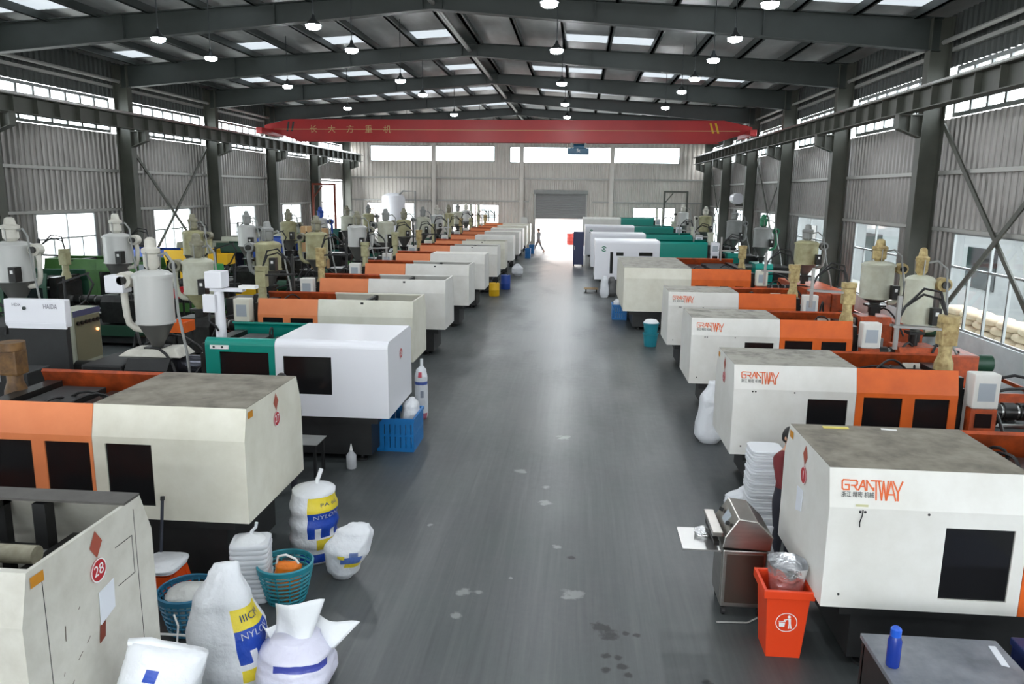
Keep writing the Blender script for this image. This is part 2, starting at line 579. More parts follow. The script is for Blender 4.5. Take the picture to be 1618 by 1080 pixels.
def make_window(place, a0, a1, z0, z1, label, cols_top, cols_low, split=None, t=0.06, fw=0.05, extra=None):
    """place(a, z, c): c is depth outwards. A framed window with separate panes."""
    WIN_N[0] += 1
    w = thing('window_%d' % WIN_N[0], label, 'window', kind=STRUCT)
    fr = MB()

    def bx(p0, p1, q0, q1):
        P = [place(p0, q0, 0), place(p1, q0, 0), place(p1, q0, t), place(p0, q0, t),
             place(p0, q1, 0), place(p1, q1, 0), place(p1, q1, t), place(p0, q1, t)]
        fr.hexa(P)
    bx(a0, a1, z0, z0 + fw); bx(a0, a1, z1 - fw, z1)
    bx(a0, a0 + fw, z0 + fw, z1 - fw); bx(a1 - fw, a1, z0 + fw, z1 - fw)
    cells = []
    rows = [(z0 + fw, z1 - fw, cols_low)] if split is None else [(z0 + fw, split - fw / 2, cols_low), (split + fw / 2, z1 - fw, cols_top)]
    if split is not None:
        bx(a0 + fw, a1 - fw, split - fw / 2, split + fw / 2)
    for (q0, q1, n) in rows:
        wd = (a1 - a0 - 2 * fw) / n
        for k in range(n):
            s0, s1 = a0 + fw + k * wd, a0 + fw + (k + 1) * wd
            if k:
                bx(s0 - fw / 2, s0 + fw / 2, q0, q1)
            cells.append((s0 + (fw / 2 if k else 0), s1 - (fw / 2 if k < n - 1 else 0), q0, q1))
    fr.build('window_frame', FRAMEW, w)
    for (s0, s1, q0, q1) in cells:
        p = MB()
        P = [place(s0, q0, t * .45), place(s1, q0, t * .45), place(s1, q1, t * .45), place(s0, q1, t * .45)]
        p.add(P, [(0, 1, 2, 3)])
        p.build('pane', GLASS, w, fix=False)
    return w


ORD = ['first', 'second', 'third', 'fourth', 'fifth', 'sixth', 'seventh', 'eighth', 'ninth', 'tenth', 'eleventh', 'twelfth']
for side in ('left', 'right'):
    X = XL if side == 'left' else XR
    sg = -1 if side == 'left' else 1
    place = (lambda X, sg: (lambda a, z, c: (X + sg * c, a, z)))(X, sg)
    wall = thing('wall_' + side, 'grey corrugated steel side wall on the %s with girts and clerestory' % side, 'wall', kind=STRUCT)
    ys = [YF] + FRAMES + [YB]
    vis = 0
    for k in range(len(ys) - 1):
        y0, y1 = ys[k], ys[k + 1]
        upper = MB()
        corrugated(upper, y0, y1, 3.33, 6.08, place)
        low = MB()
        has = (y1 - y0) > 6
        door = side == 'left' and abs(y0 - 49.4) < 0.1
        if door:
            corrugated(low, y0, 51.8, 0.9, 3.33, place)
            slab(low, y0, 51.8, 0, 0.9, [], place, 0.15)
            upper = MB()
            corrugated(upper, y0, 51.8, 3.33, 6.08, place)
            corrugated(upper, 51.8, y1, 4.85, 6.08, place)
        elif has:
            w0, w1 = (y0 + 2.2, y0 + 5.3) if side == 'left' else (y0 + 2.2, y0 + 5.9)
            corrugated(low, y0, w0, 0.9, 3.33, place)
            corrugated(low, w1, y1, 0.9, 3.33, place)
            vis += 1 if y0 > 14 else 0
            make_window(place, w0, w1, 0.9, 3.25,
                        ('%s side window from the front along the %s wall, two wide panes over four' % (ORD[vis - 1], side)) if y0 > 14 else 'framed side window in the %s wall beside bay %s' % (side, ORD[k]),
                        2, 4, 2.4)
        else:
            corrugated(low, y0, y1, 0.9, 3.33, place)
        upper.build('corrugated_sheet', SHEET, wall, fix=False)
        eave = MB(); corrugated(eave, y0, y1, 7.36, 8.75, place); eave.build('eave_sheet', EAVE_SHADE, wall, fix=False)
        low.build('corrugated_sheet', SHEET, wall, fix=False)
        if not door:
            d = MB()
            slab(d, y0, y1, 0, 0.9, [], lambda a, z, c: place(a, z, c - 0.05), 0.25)
            d.build('dado', DADO, wall)
        if has:
            # clerestory band
            make_window(place, y0 + 0.25, y1 - 0.25, 6.1, 7.34, 'clerestory strip above the crane rail on the %s wall, %s bay from the front' % (side, ORD[k]), 8, 8, fw=0.1)
    for z, w in ((4.72, 0.1), (3.3, 0.09), (7.75, 0.1)):
        g = MB()
        for k in range(len(ys) - 1):
            y1 = 51.8 if (side == 'left' and z == 3.3 and abs(ys[k] - 49.4) < 0.1) else ys[k + 1]
            g.box(X - sg * 0.02, X - sg * 0.14, ys[k] + 0.16, y1 - 0.16, z - w / 2, z + w / 2)
        g.build('girt', GIRT, wall)
    es = MB()
    es.cyl((X - sg * 0.3, YF, 7.95), (X - sg * 0.3, YB, 7.95), 0.06, 8)
    es.build('eave_strut', GIRT, wall, smooth=True)

# back wall
placeb = lambda a, z, c: (a, YB + c, z)
bw = thing('wall_back', 'pale grey corrugated steel end wall with shutter door and high windows', 'wall', kind=STRUCT)
holes = [(-15.65, -6.28, 6.3, 7.45), (-5.16, 7.2, 6.25, 7.4), (-16.0, -12.35, 0.8, 3.25), (-9.45, -5.94, 0.7, 3.2), (3.98, 7.1, 0.8, 3.1), (-3.2, 0.52, 0.0, 2.22)]
A = sorted(set([XL, XR, RIDGE] + [h for q in holes for h in q[:2]]))
B = sorted(set([0.0, 8.3] + [h for q in holes for h in q[2:]]))
sh = MB()
for i in range(len(A) - 1):
    run = None
    for j in range(len(B) - 1):
        ca, cb = (A[i] + A[i + 1]) / 2, (B[j] + B[j + 1]) / 2
        solid = not any(h[0] < ca < h[1] and h[2] < cb < h[3] for h in holes)
        if solid and run is None:
            run = B[j]
        if (not solid) and run is not None:
            corrugated(sh, A[i], A[i + 1], run, B[j], placeb, 0.3)
            run = None
    if run is not None:
        corrugated(sh, A[i], A[i + 1], run, B[-1], placeb, 0.3)
sh.build('corrugated_sheet', SHEETB, bw, fix=False)
gb = MB()
gb.prism_y([(XL, 8.3), (XR, 8.3), (XR, roof_z(XR)), (RIDGE, roof_z(RIDGE)), (XL, roof_z(XL))], YB, YB + 0.05)
gb.build('gable_sheet', SHEETB, bw)
for z, a0, a1 in ((5.1, XL, XR), (3.45, XL, -3.7), (3.45, 1.0, XR), (7.7, XL, XR)):
    g = MB(); g.box(a0, a1, YB - 0.1, YB - 0.01, z - 0.05, z + 0.05); g.build('girt', GIRT, bw)
make_window(placeb, -15.65, -6.28, 6.3, 7.45, 'long high window in the end wall, left of the centre post', 2, 2)
make_window(placeb, -5.16, 7.2, 6.25, 7.4, 'long high window in the end wall, right of the centre post', 3, 3)
make_window(placeb, -16.0, -12.35, 0.8, 3.25, 'low end wall window behind the white tank', 2, 4, 2.4)
make_window(placeb, -9.45, -5.94, 0.7, 3.2, 'low end wall window left of the roller shutter', 2, 4, 2.4)
make_window(placeb, 3.98, 7.1, 0.8, 3.1, 'low end wall window right of the roller shutter', 2, 4, 2.4)
d = thing('door_1', 'half raised grey roller shutter door in the end wall', 'door', (0, YB, 0), kind=STRUCT)
def slat_mesh():
    b = MB()
    b.prism_x([(-0.06, 0.0), (-0.085, 0.03), (-0.085, 0.09), (-0.06, 0.118), (-0.045, 0.118), (-0.045, 0.0)], -3.2, 0.52)
    return b.mesh('slat', SHUTTER)
for k in range(15):
    cached(('slat',), 'slat', d, slat_mesh, loc=(0, 0, 2.2 + k * 0.12))
b = MB(); b.box(-3.35, 0.67, -0.35, -0.02, 4.0, 4.3); b.build('shutter_box', GREYPAINT, d, bevel=0.02)
for x in (-3.3, 0.52):
    b = MB(); b.box(x, x + 0.1, -0.12, -0.01, 0, 4.0); b.build('guide_rail', GIRT, d)
for i, x in enumerate((-10.82, -4.26, 2.35)):
    b = MB()
    b.box(x - 0.15, x + 0.15, YB - 0.32, YB - 0.3, 0, roof_z(x) - 0.3)
    b.box(x - 0.15, x + 0.15, YB - 0.03, YB - 0.01, 0, roof_z(x) - 0.3)
    b.box(x - 0.01, x + 0.01, YB - 0.3, YB - 0.03, 0, roof_z(x) - 0.3)
    tag(b.build('wind_post', SHEETB), ['steel end wall post between the left high windows', 'steel end wall post beside the shutter door, left', 'steel end wall post right of the shutter door'][i], 'steel post', 'end wall posts', STRUCT)
# front wall behind the camera: corrugated with an open door and high windows like the far end
placef = lambda a, z, c: (a, YF - c, z)
fw_ = thing('wall_front', 'corrugated steel wall behind the viewpoint with wide open doorway', 'wall', kind=STRUCT)
sh = MB()
for (a0, a1, z0, z1) in ((XL, -9, 0, 6.2), (-9, 3, 5.0, 6.2), (3, XR, 0, 6.2), (XL, XR, 7.5, 8.3)):
    corrugated(sh, a0, a1, z0, z1, placef, 0.3)
sh.prism_y([(XL, 8.3), (XR, 8.3), (XR, roof_z(XR)), (RIDGE, roof_z(RIDGE)), (XL, roof_z(XL))], YF - 0.05, YF)
sh.build('corrugated_sheet', SHEETB, fw_, fix=False)
make_window(placef, XL + 0.3, RIDGE - 0.2, 6.25, 7.45, 'high window strip in the front wall, left half', 4, 4)
make_window(placef, RIDGE + 0.2, XR - 0.3, 6.25, 7.45, 'high window strip in the front wall, right half', 4, 4)

# roof
ceil = thing('ceiling', 'low pitched steel roof with foil lined sheets, purlins and skylight panels', 'roof', kind=STRUCT)
PUR = [1.5 * k + 0.35 for k in range(9)]
fy = [YF] + FRAMES + [YB]
for sgn in (-1, 1):
    for k in range(len(fy) - 1):
        y0, y1 = fy[k], fy[k + 1]
        s0, s1 = y1 - 1.55, y1 - 0.35
        r = MB()
        for (a, c) in (((y0, s0), (s1, y1)) if y1 - y0 > 3 else ((y0, y1),)):
            x0, x1 = RIDGE, RIDGE + sgn * 13.6
            r.add([(x0, a, roof_z(x0)), (x1, a, roof_z(x1)), (x1, c, roof_z(x1)), (x0, c, roof_z(x0))], [(0, 1, 2, 3)])
        r.build('roof_sheet', ROOF, ceil, fix=False)
        if y1 - y0 > 3:
            xs = [0.0] + PUR + [13.6]
            for j in range(len(xs) - 1):
                xa, xb = RIDGE + sgn * xs[j], RIDGE + sgn * xs[j + 1]
                opaque = j >= 9 or random.Random(k * 131 + j * 17 + (sgn + 2) * 977).random() < (0.6 if y1 < 29 else 0.3 if y1 < 36 else 0.08)
                def sky(xa=xa, xb=xb, s0=s0, s1=s1, op=opaque):
                    q = MB()
                    q.add([(xa, s0, roof_z(xa)), (xb, s0, roof_z(xb)), (xb, s1, roof_z(xb)), (xa, s1, roof_z(xa))], [(0, 1, 2, 3)])
                    return q.mesh('skylight_panel', ROOF if op else SKYLIGHT, fix=False)
                link('roof_sheet' if opaque else 'skylight_panel', sky(), ceil)
    for p in PUR:
        x = RIDGE + sgn * p
        z = roof_z(x)
        b = MB()
        b.box(x - 0.04, x + 0.04, YF, YB, z - 0.22, z - 0.005)
        b.box(x - 0.04, x + 0.1, YF, YB, z - 0.22, z - 0.2)
        b.build('purlin', RAFTER, ceil)
rp = MB()
rp.cyl((RIDGE, YF, 9.0), (RIDGE, YB, 9.0), 0.07, 10)
rp.build('ridge_strut', GIRT, ceil, smooth=True)
rb = MB()
rb.box(RIDGE - 0.25, RIDGE + 0.25, YF, YB, 9.24, 9.4)
rb.build('ridge_beam', RAFTER, ceil)

for k, y in enumerate(FRAMES):
    # rafter of the portal frame: two tapered I sections meeting at the ridge
    f = thing('roof_rafter', 'dark steel portal rafter spanning the hall, %s from the front' % ORD[k], 'rafter', (0, y, 0), group='portal rafters', kind=STRUCT)
    for sgn in (-1, 1):
        xe = RIDGE + sgn * 13.0
        pts = [(RIDGE, 8.82), (RIDGE, 9.23), (xe, 8.5), (xe, 7.72)]
        def half(pts=pts, xe=xe):
            b = MB()
            (x0, zb0), (_, zt0), (x1, zt1), (_, zb1) = pts
            b.prism_y([(x0, zb0), (x0, zt0), (x1, zt1), (x1, zb1)], -0.012, 0.012)
            for (za, zb) in ((zb0, zb1), (zt0, zt1)):
                b.prism_y([(x0, za), (x0, za + 0.025), (x1, zb + 0.025), (x1, zb)], -0.14, 0.14)
            for q in (0.02, 0.33, 0.66):
                xx = x0 + (x1 - x0) * q
                b.box(xx - 0.01, xx + 0.01, -0.13, 0.13, zb0 + (zb1 - zb0) * q, zt0 + (zt1 - zt0) * q)
            return b.mesh('rafter_half', RAFTER)
        cached(('rafter', sgn), 'rafter_half', f, half)
        for q in (0.28, 0.62, 0.9):      # fly braces up to the purlins
            x = RIDGE + sgn * 13 * q
            zb = 8.84 + (7.74 - 8.84) * q
            def fly(x=x, zb=zb):
                b = MB(); b.bar((x, 0.1, zb), (x, 0.75, roof_z(x) - 0.2), 0.05); return b.mesh('fly_brace', RAFTER)
            cached(('fly', sgn, q), 'fly_brace', f, fly)
    for side, x in (('left', CXL), ('right', CXR)):
        sg = 1 if side == 'left' else -1
        c = thing('steel_column', 'tall grey green steel column on the %s wall under rafter, %s from the front' % (side, ORD[k]), 'steel column', (x, y, 0), group='portal columns', kind=STRUCT)
        def colm(sg=sg):
            b = MB()
            b.box(-0.27, -0.25, -0.16, 0.16, 0, 8.55)
            b.box(0.25, 0.27, -0.16, 0.16, 0, 8.55)
            b.box(-0.25, 0.25, -0.01, 0.01, 0, 8.55)
            b.box(-0.33, 0.33, -0.2, 0.2, 0, 0.03)
            return b.mesh('shaft', COLUMN)
        cached(('column', sg), 'shaft', c, colm)
        def corb(sg=sg):
            b = MB()
            b.box(sg * 0.27, sg * 0.85, -0.14, 0.14, 6.16, 6.19)
            b.prism_y([(sg * 0.27, 5.62), (sg * 0.27, 6.16), (sg * 0.85, 6.16), (sg * 0.85, 5.85)], -0.012, 0.012)
            b.prism_y([(sg * 0.27, 5.6), (sg * 0.27, 5.625), (sg * 0.85, 5.855), (sg * 0.85, 5.83)], -0.14, 0.14)
            b.box(sg * 0.52, sg * 0.56, -0.13, 0.13, 5.74, 6.16)
            b.box(sg * 0.81, sg * 0.85, -0.14, 0.14, 5.84, 6.16)
            return b.mesh('corbel', COLUMN)
        cached(('corbel', sg), 'corbel', c, corb)

# crane runway beams
for side, x in (('left', -16.3), ('right', 8.3)):
    r = thing('crane_runway_beam', 'long steel crane runway beam with stiffener plates along the %s wall' % side, 'steel beam', (x, 0, 0), group='crane runway beams', kind=STRUCT)
    b = MB()
    b.box(-0.17, 0.17, YF, YB - 0.3, 6.19, 6.215)
    b.box(-0.2, 0.2, YF, YB - 0.3, 6.66, 6.69)
    b.box(-0.012, 0.012, YF, YB - 0.3, 6.215, 6.66)
    b.build('runway_girder', COLUMN, r)
    b = MB()
    b.box(-0.035, 0.035, YF, YB - 0.3, 6.69, 6.79)
    b.build('crane_rail', STEEL, r)
    def stf():
        b = MB(); b.box(-0.16, 0.16, -0.012, 0.012, 6.215, 6.66); return b.mesh('stiffener', COLUMN)
    n = int((YB - 0.5 - YF) / 1.0)
    for k in range(n):
        y = YF + 0.5 + k * 1.0
        if y > 9:
            cached(('stf',), 'stiffener', r, stf, loc=(0, y, 0))

# wall bracing
def brace(side, y0, y1, z0, z1, label):
    X = (XL + 0.22) if side == 'left' else (XR - 0.22)
    r = thing('wall_brace', label, 'steel brace', (X, 0, 0), group='wall cross braces', kind=STRUCT)
    for i, (a, c, dx) in enumerate((((y0, z0), (y1, z1), 0.03), ((y0, z1), (y1, z0), -0.03))):
        b = MB()
        b.bar((dx, a[0], a[1]), (dx, c[0], c[1]), 0.04, 0.12)
        b.build('diagonal', COLUMN, r)
brace('right', 14.7, 21.1, 0.3, 5.9, 'crossed steel braces on the right wall nearest the camera')
brace('right', 35.7, 42.1, 0.3, 5.9, 'crossed steel braces on the right wall in the middle bay')
brace('right', 49.7, 56.1, 0.3, 5.9, 'crossed steel braces on the right wall near the far end')
brace('left', 28.7, 35.1, 0.3, 5.9, 'crossed steel braces on the left wall between first and second columns in view')

# ------------------------------------------------------------------ overhead crane
cr = thing('overhead_crane', 'red box girder overhead travelling crane spanning the hall', 'crane', (0, 40.6, 0))
CRL, CRR = -16.3, 8.3
b = MB()
pr = [(CRL - 0.2, 7.2), (CRL - 0.2, 7.42), (CRL + 1.2, 7.72), (CRR - 1.2, 7.72), (CRR + 0.2, 7.42), (CRR + 0.2, 7.2), (CRR - 1.6, 6.62), (CRL + 1.6, 6.62)]
b.prism_y(pr, -0.22, 0.22)
b.build('box_girder', RED, cr)
b = MB()
b.box(CRL + 1.4, CRR - 1.4, -0.3, -0.2, 6.6, 6.64)
b.box(CRL + 1.4, CRR - 1.4, 0.2, 0.3, 6.6, 6.64)
b.build('trolley_flange', RED, cr)
b = MB(); b.box(CRL + 0.3, CRR - 0.4, -0.226, -0.2, 7.2, 7.225); b.build('cable_rail', GOLD, cr)
for x in (CRL, CRR):
    b = MB()
    b.box(x - 0.16, x + 0.16, -1.5, 1.5, 6.9, 7.2)
    b.build('end_carriage', RED, cr, bevel=0.02)
    for yy in (-1.1, 1.1):
        b = MB(); b.cyl((x - 0.07, yy, 6.91), (x + 0.07, yy, 6.91), 0.12, 14); b.build('wheel', STEEL, cr)
for k, x in enumerate((CRL + 0.95, CRL + 1.2, CRR - 1.75, CRR - 1.5)):
    b = MB()
    b.add([(x, -0.224, 7.1), (x + 0.1, -0.224, 7.1), (x + 0.2 if k < 2 else x - 0.06, -0.224, 7.6), (x + 0.1 if k < 2 else x - 0.16, -0.224, 7.6)], [(0, 1, 2, 3)])
    b.build('hazard_stripe', PRINTK if k < 2 else YELLOW, cr)
for k, ch in enumerate('长大方重机'):
    link('lettering', text_mesh(ch, 0.42, GOLD), cr, loc=(-13.9 + k * 0.98, -0.23, 7.2), rot=FRONT)
h = thing('crane_hoist', 'blue electric chain hoist hanging below the red crane girder', 'hoist', (-0.1, 40.6, 0))
b = MB(); b.box(-0.55, 0.55, -0.3, 0.3, 6.05, 6.35); b.build('hoist_body', mat('hoist_blue', S(40, 92, 122), 0.4), h, bevel=0.03)
b = MB(); b.cyl((-0.25, 0, 6.4), (0.3, 0, 6.4), 0.16, 16); b.build('rope_drum', mat('hoist_blue', S(40, 92, 122), 0.4), h, smooth=True)
for x in (-0.35, 0.35):
    for yy in (-0.3, 0.3):
        b = MB(); b.box(x - 0.05, x + 0.05, yy - 0.02, yy + 0.02, 6.35, 6.595); b.build('hanger_bracket', GREYPAINT, h)
link('lettering', text_mesh('5t', 0.24, PRINTW), h, loc=(0, -0.305, 6.22), rot=FRONT)

# ------------------------------------------------------------------ high bay lamps
def lamp_parts(L, drop):
    def hs():
        b = MB(); b.lathe([(0.03, 0.24), (0.045, 0.16), (0.09, 0.11), (0.165, 0.04), (0.175, 0.02), (0.15, 0.025)], n=20, close=False); return b.mesh('housing', LAMPCASE, smooth=True, fix=False)
    cached(('lamphousing',), 'housing', L, hs)
    def df():
        b = MB(); b.lathe([(0.155, 0.03), (0.15, -0.03), (0.1, -0.06), (0.001, -0.07)], n=20, close=False); return b.mesh('diffuser', LAMPGLOW, smooth=True)
    cached(('lampdiff',), 'diffuser', L, df)
    b = MB(); b.cyl((0, 0, 0.23), (0, 0, drop - 0.01), 0.012, 6); b.build('suspension_rod', LAMPCASE, L)


ROWS = [('far left', -9.85, [18.1, 20.7, 26.2, 33.0]), ('left', -5.7, [16.8, 19.6, 24.9, 28.4, 35.5]), ('centre', -0.64, [15.0, 19.75, 25.5, 31.3, 36.5]),
        ('right', 3.36, [15.2, 18.4, 21.2, 24.5, 27.5, 32.5])]
for rn, x, yl in ROWS:
    yall = [-9, -4, 1, 6, 10.5] + yl + [44.5, 51.5]
    for k, y in enumerate(yall):
        n = k - 5
        lab = ('round high bay lamp in the %s row, %s from the front in view' % (rn, ORD[n])) if n >= 0 else 'round high bay lamp in the %s row, overhead or behind, %s along' % (rn, ORD[k])
        L = thing('high_bay_lamp', lab, 'ceiling lamp', (x, y, 7.5), group='high bay lamps')
        lamp_parts(L, roof_z(x) - 7.5)

# ------------------------------------------------------------------ injection moulding machines
def shell_profile(style, D, zb, zt):
    if style == 'chamfer':
        return [(0, zb), (0, zt - 0.32), (0.08, zt), (D - 0.12, zt), (D, zt - 0.32), (D, zb)]
    r = 0.1
    P = [(0, zb)]
    for k in range(6):
        a = PI / 2 * k / 5
        P.append((r - r * math.cos(a), zt - r + r * math.sin(a)))
    for k in range(6):
        a = PI / 2 * k / 5
        P.append((D - r + r * math.sin(a), zt - r + r * math.cos(a)))
    P.append((D, zb))
    return P


def inset(P, t):
    """offset an open profile inwards by t (mitred)"""
    out = []
    n = len(P)
    for i in range(n):
        ds = []
        if i > 0: ds.append((Vector(P[i]) - Vector(P[i - 1])).normalized())
        if i < n - 1: ds.append((Vector(P[i + 1]) - Vector(P[i])).normalized())
        ns = [Vector((d.y, -d.x)) for d in ds]
        m = sum(ns, Vector((0, 0)))
        m.normalize()
        c = max(0.3, m.dot(ns[0]))
        out.append((P[i][0] + m.x * t / c, P[i][1] + m.y * t / c))
    return out


def shell(s, u0, u1, prof, holes=(), top=True, back=True, ends=(False, False), t=0.03, skew=0.0, front=True):
    """sheet-metal guard extruded along u (x = s*u); holes (u0,u1,z0,z1) cut through its front face"""
    b = MB()
    ue0, ue1 = u0, u1
    if ends[0]: u0 = u0 + t
    if ends[1]: u1 = u1 - t
    pin = inset(prof, t)
    zm = max(p[1] for p in prof)
    zb = prof[0][1]
    n = len(prof)
    for i in range(n - 1):
        (v0, z0), (v1, z1) = prof[i], prof[i + 1]
        is_top = abs(z0 - zm) < 1e-6 and abs(z1 - zm) < 1e-6
        is_back = (v0 + v1) / 2 > prof[-1][0] / 2 and not is_top
        if i == 0:
            if front:
                slab(b, u0, u1, z0, z1, list(holes), lambda a, z, c: (s * a, c, z), t)
            continue
        if is_top and not top:
            # rolled lips along both edges of the open top
            for (va, vb) in ((v0, v0 + 0.05), (v1 - 0.05, v1)):
                if ((va < prof[-1][0] / 2) or back) and front and back:
                    b.box(s * u0, s * u1, va, vb, zm - 0.03, zm)
            continue
        if is_back and not back:
            continue
        if (not is_back) and not is_top and not front:
            continue
        if is_top and not back:
            pass
        (a0, b0), (a1, b1) = pin[i], pin[i + 1]
        b.prism_x([(v0, z0), (v1, z1), (a1, b1), (a0, b0)], s * u0, s * u1)
    for flag, u, ue in ((ends[0], ue0, u0), (ends[1], ue1, u1)):
        if flag:
            b.prism_x(prof, s * u, s * ue)
    return b


def rect_panel(s, u0, u1, z0, z1, v, t=0.012):
    b = MB()
    b.box(s * u0, s * u1, v, v + t, z0, z1)
    return b


G_STROKES = [[(1.0, 1.0), (0.18, 1.0), (0, .85), (0, .15), (.18, 0), (1.0, 0), (1.0, .5), (.45, .5)]]
R_STROKES = [[(0, .98), (.85, .98), (1.0, .84), (1.0, .62), (.85, .45), (.15, .45)], [(.5, .45), (1.0, 0)]]
A_STROKES = [[(0, 0), (.62, 1.0), (.72, 1.0), (1.0, 0)], [(.25, .38), (.9, .38)]]
N_STROKES = [[(0, 0), (0, 1.0), (1.0, 0), (1.0, .25)]]
T_STROKES = [[(-.35, 1.0), (.95, 1.0)], [(.3, 1.0), (.3, 0)]]
W_STROKES = [[(0, 1.0), (.28, 0), (.5, .98), (.75, 0), (1.0, 1.0)]]
A2_STROKES = [[(0, 0), (.5, 1.0), (1.0, 0)], [(.2, .3), (.82, .3)]]
Y_STROKES = [[(0, 1.0), (.5, .42), (1.0, 1.0)], [(.5, .42), (.5, 0)]]


def logo_mesh():
    b = MB()
    w = 0.012
    def put(st, x, y, sx, sy):
        for pl in st:
            for (p, q) in zip(pl[:-1], pl[1:]):
                a = Vector((x + p[0] * sx, y + p[1] * sy, 0.0))
                c = Vector((x + q[0] * sx, y + q[1] * sy, 0.0))
                dd = (c - a).normalized() * w * 0.4
                b.bar(a - dd, c + dd, w, 0.003)
    x = 0
    for st in (G_STROKES, R_STROKES, A_STROKES, N_STROKES):
        put(st, x, 0.075, 0.055, 0.08)
        x += 0.066
    put(T_STROKES, 0.255, 0, 0.06, 0.155)
    put(W_STROKES, 0.295, 0, 0.075, 0.155)
    put(A2_STROKES, 0.355, 0, 0.075, 0.155)
    put(Y_STROKES, 0.41, 0, 0.075, 0.155)
    return b.mesh('brand_lettering', PRINTO)


def emblem_mesh():
    b = MB()
    for (a0, a1, r0, r1) in ((0.3, 2.6, 0.07, 0.11), (3.3, 5.6, 0.07, 0.11)):
        n = 10
        for k in range(n):
            p, q = a0 + (a1 - a0) * k / n, a0 + (a1 - a0) * (k + 1) / n
            b.add([(r0 * math.cos(p), r0 * math.sin(p), 0), (r1 * math.cos(p), r1 * math.sin(p), 0), (r1 * math.cos(q), r1 * math.sin(q), 0), (r0 * math.cos(q), r0 * math.sin(q), 0)], [(0, 1, 2, 3)])
    b.add([(-0.03, -0.05, 0), (0.05, 0.0, 0), (-0.03, 0.05, 0)], [(0, 1, 2)])
    return b.mesh('brand_emblem', PRINTG)


def disc(r, m, name, th=0.004):
    key = ('disc', r, m.name)
    def f():
        b = MB(); b.cyl((0, 0, 0), (0, 0, th), r, 24); return b.mesh(name, m)
    if key not in CACHE:
        CACHE[key] = f()
    return CACHE[key]


def hoses(root, s, u0, u1, v0, v1, z0, z1, n, seed, r=0.022, m=None):
    rd = random.Random(seed)
    for k in range(n):
        a = Vector((s * rd.uniform(u0, u1), rd.uniform(v0, v1), rd.uniform(z0, z0 + 0.25)))
        c = Vector((s * rd.uniform(u0, u1), rd.uniform(v0, v1), rd.uniform(z0, z0 + 0.35)))
        top = rd.uniform(z0 + 0.3, z1)
        pts = []
        for i in range(9):
            q = i / 8
            p = a.lerp(c, q)
            p.z += (top - max(a.z, c.z)) * 4 * q * (1 - q)
            p.y += 0.05 * math.sin(q * 7 + k)
            pts.append(p)
        b = MB(); b.tube(pts, r, 6)
        b.build('hose', m or BLACK, root, smooth=True)


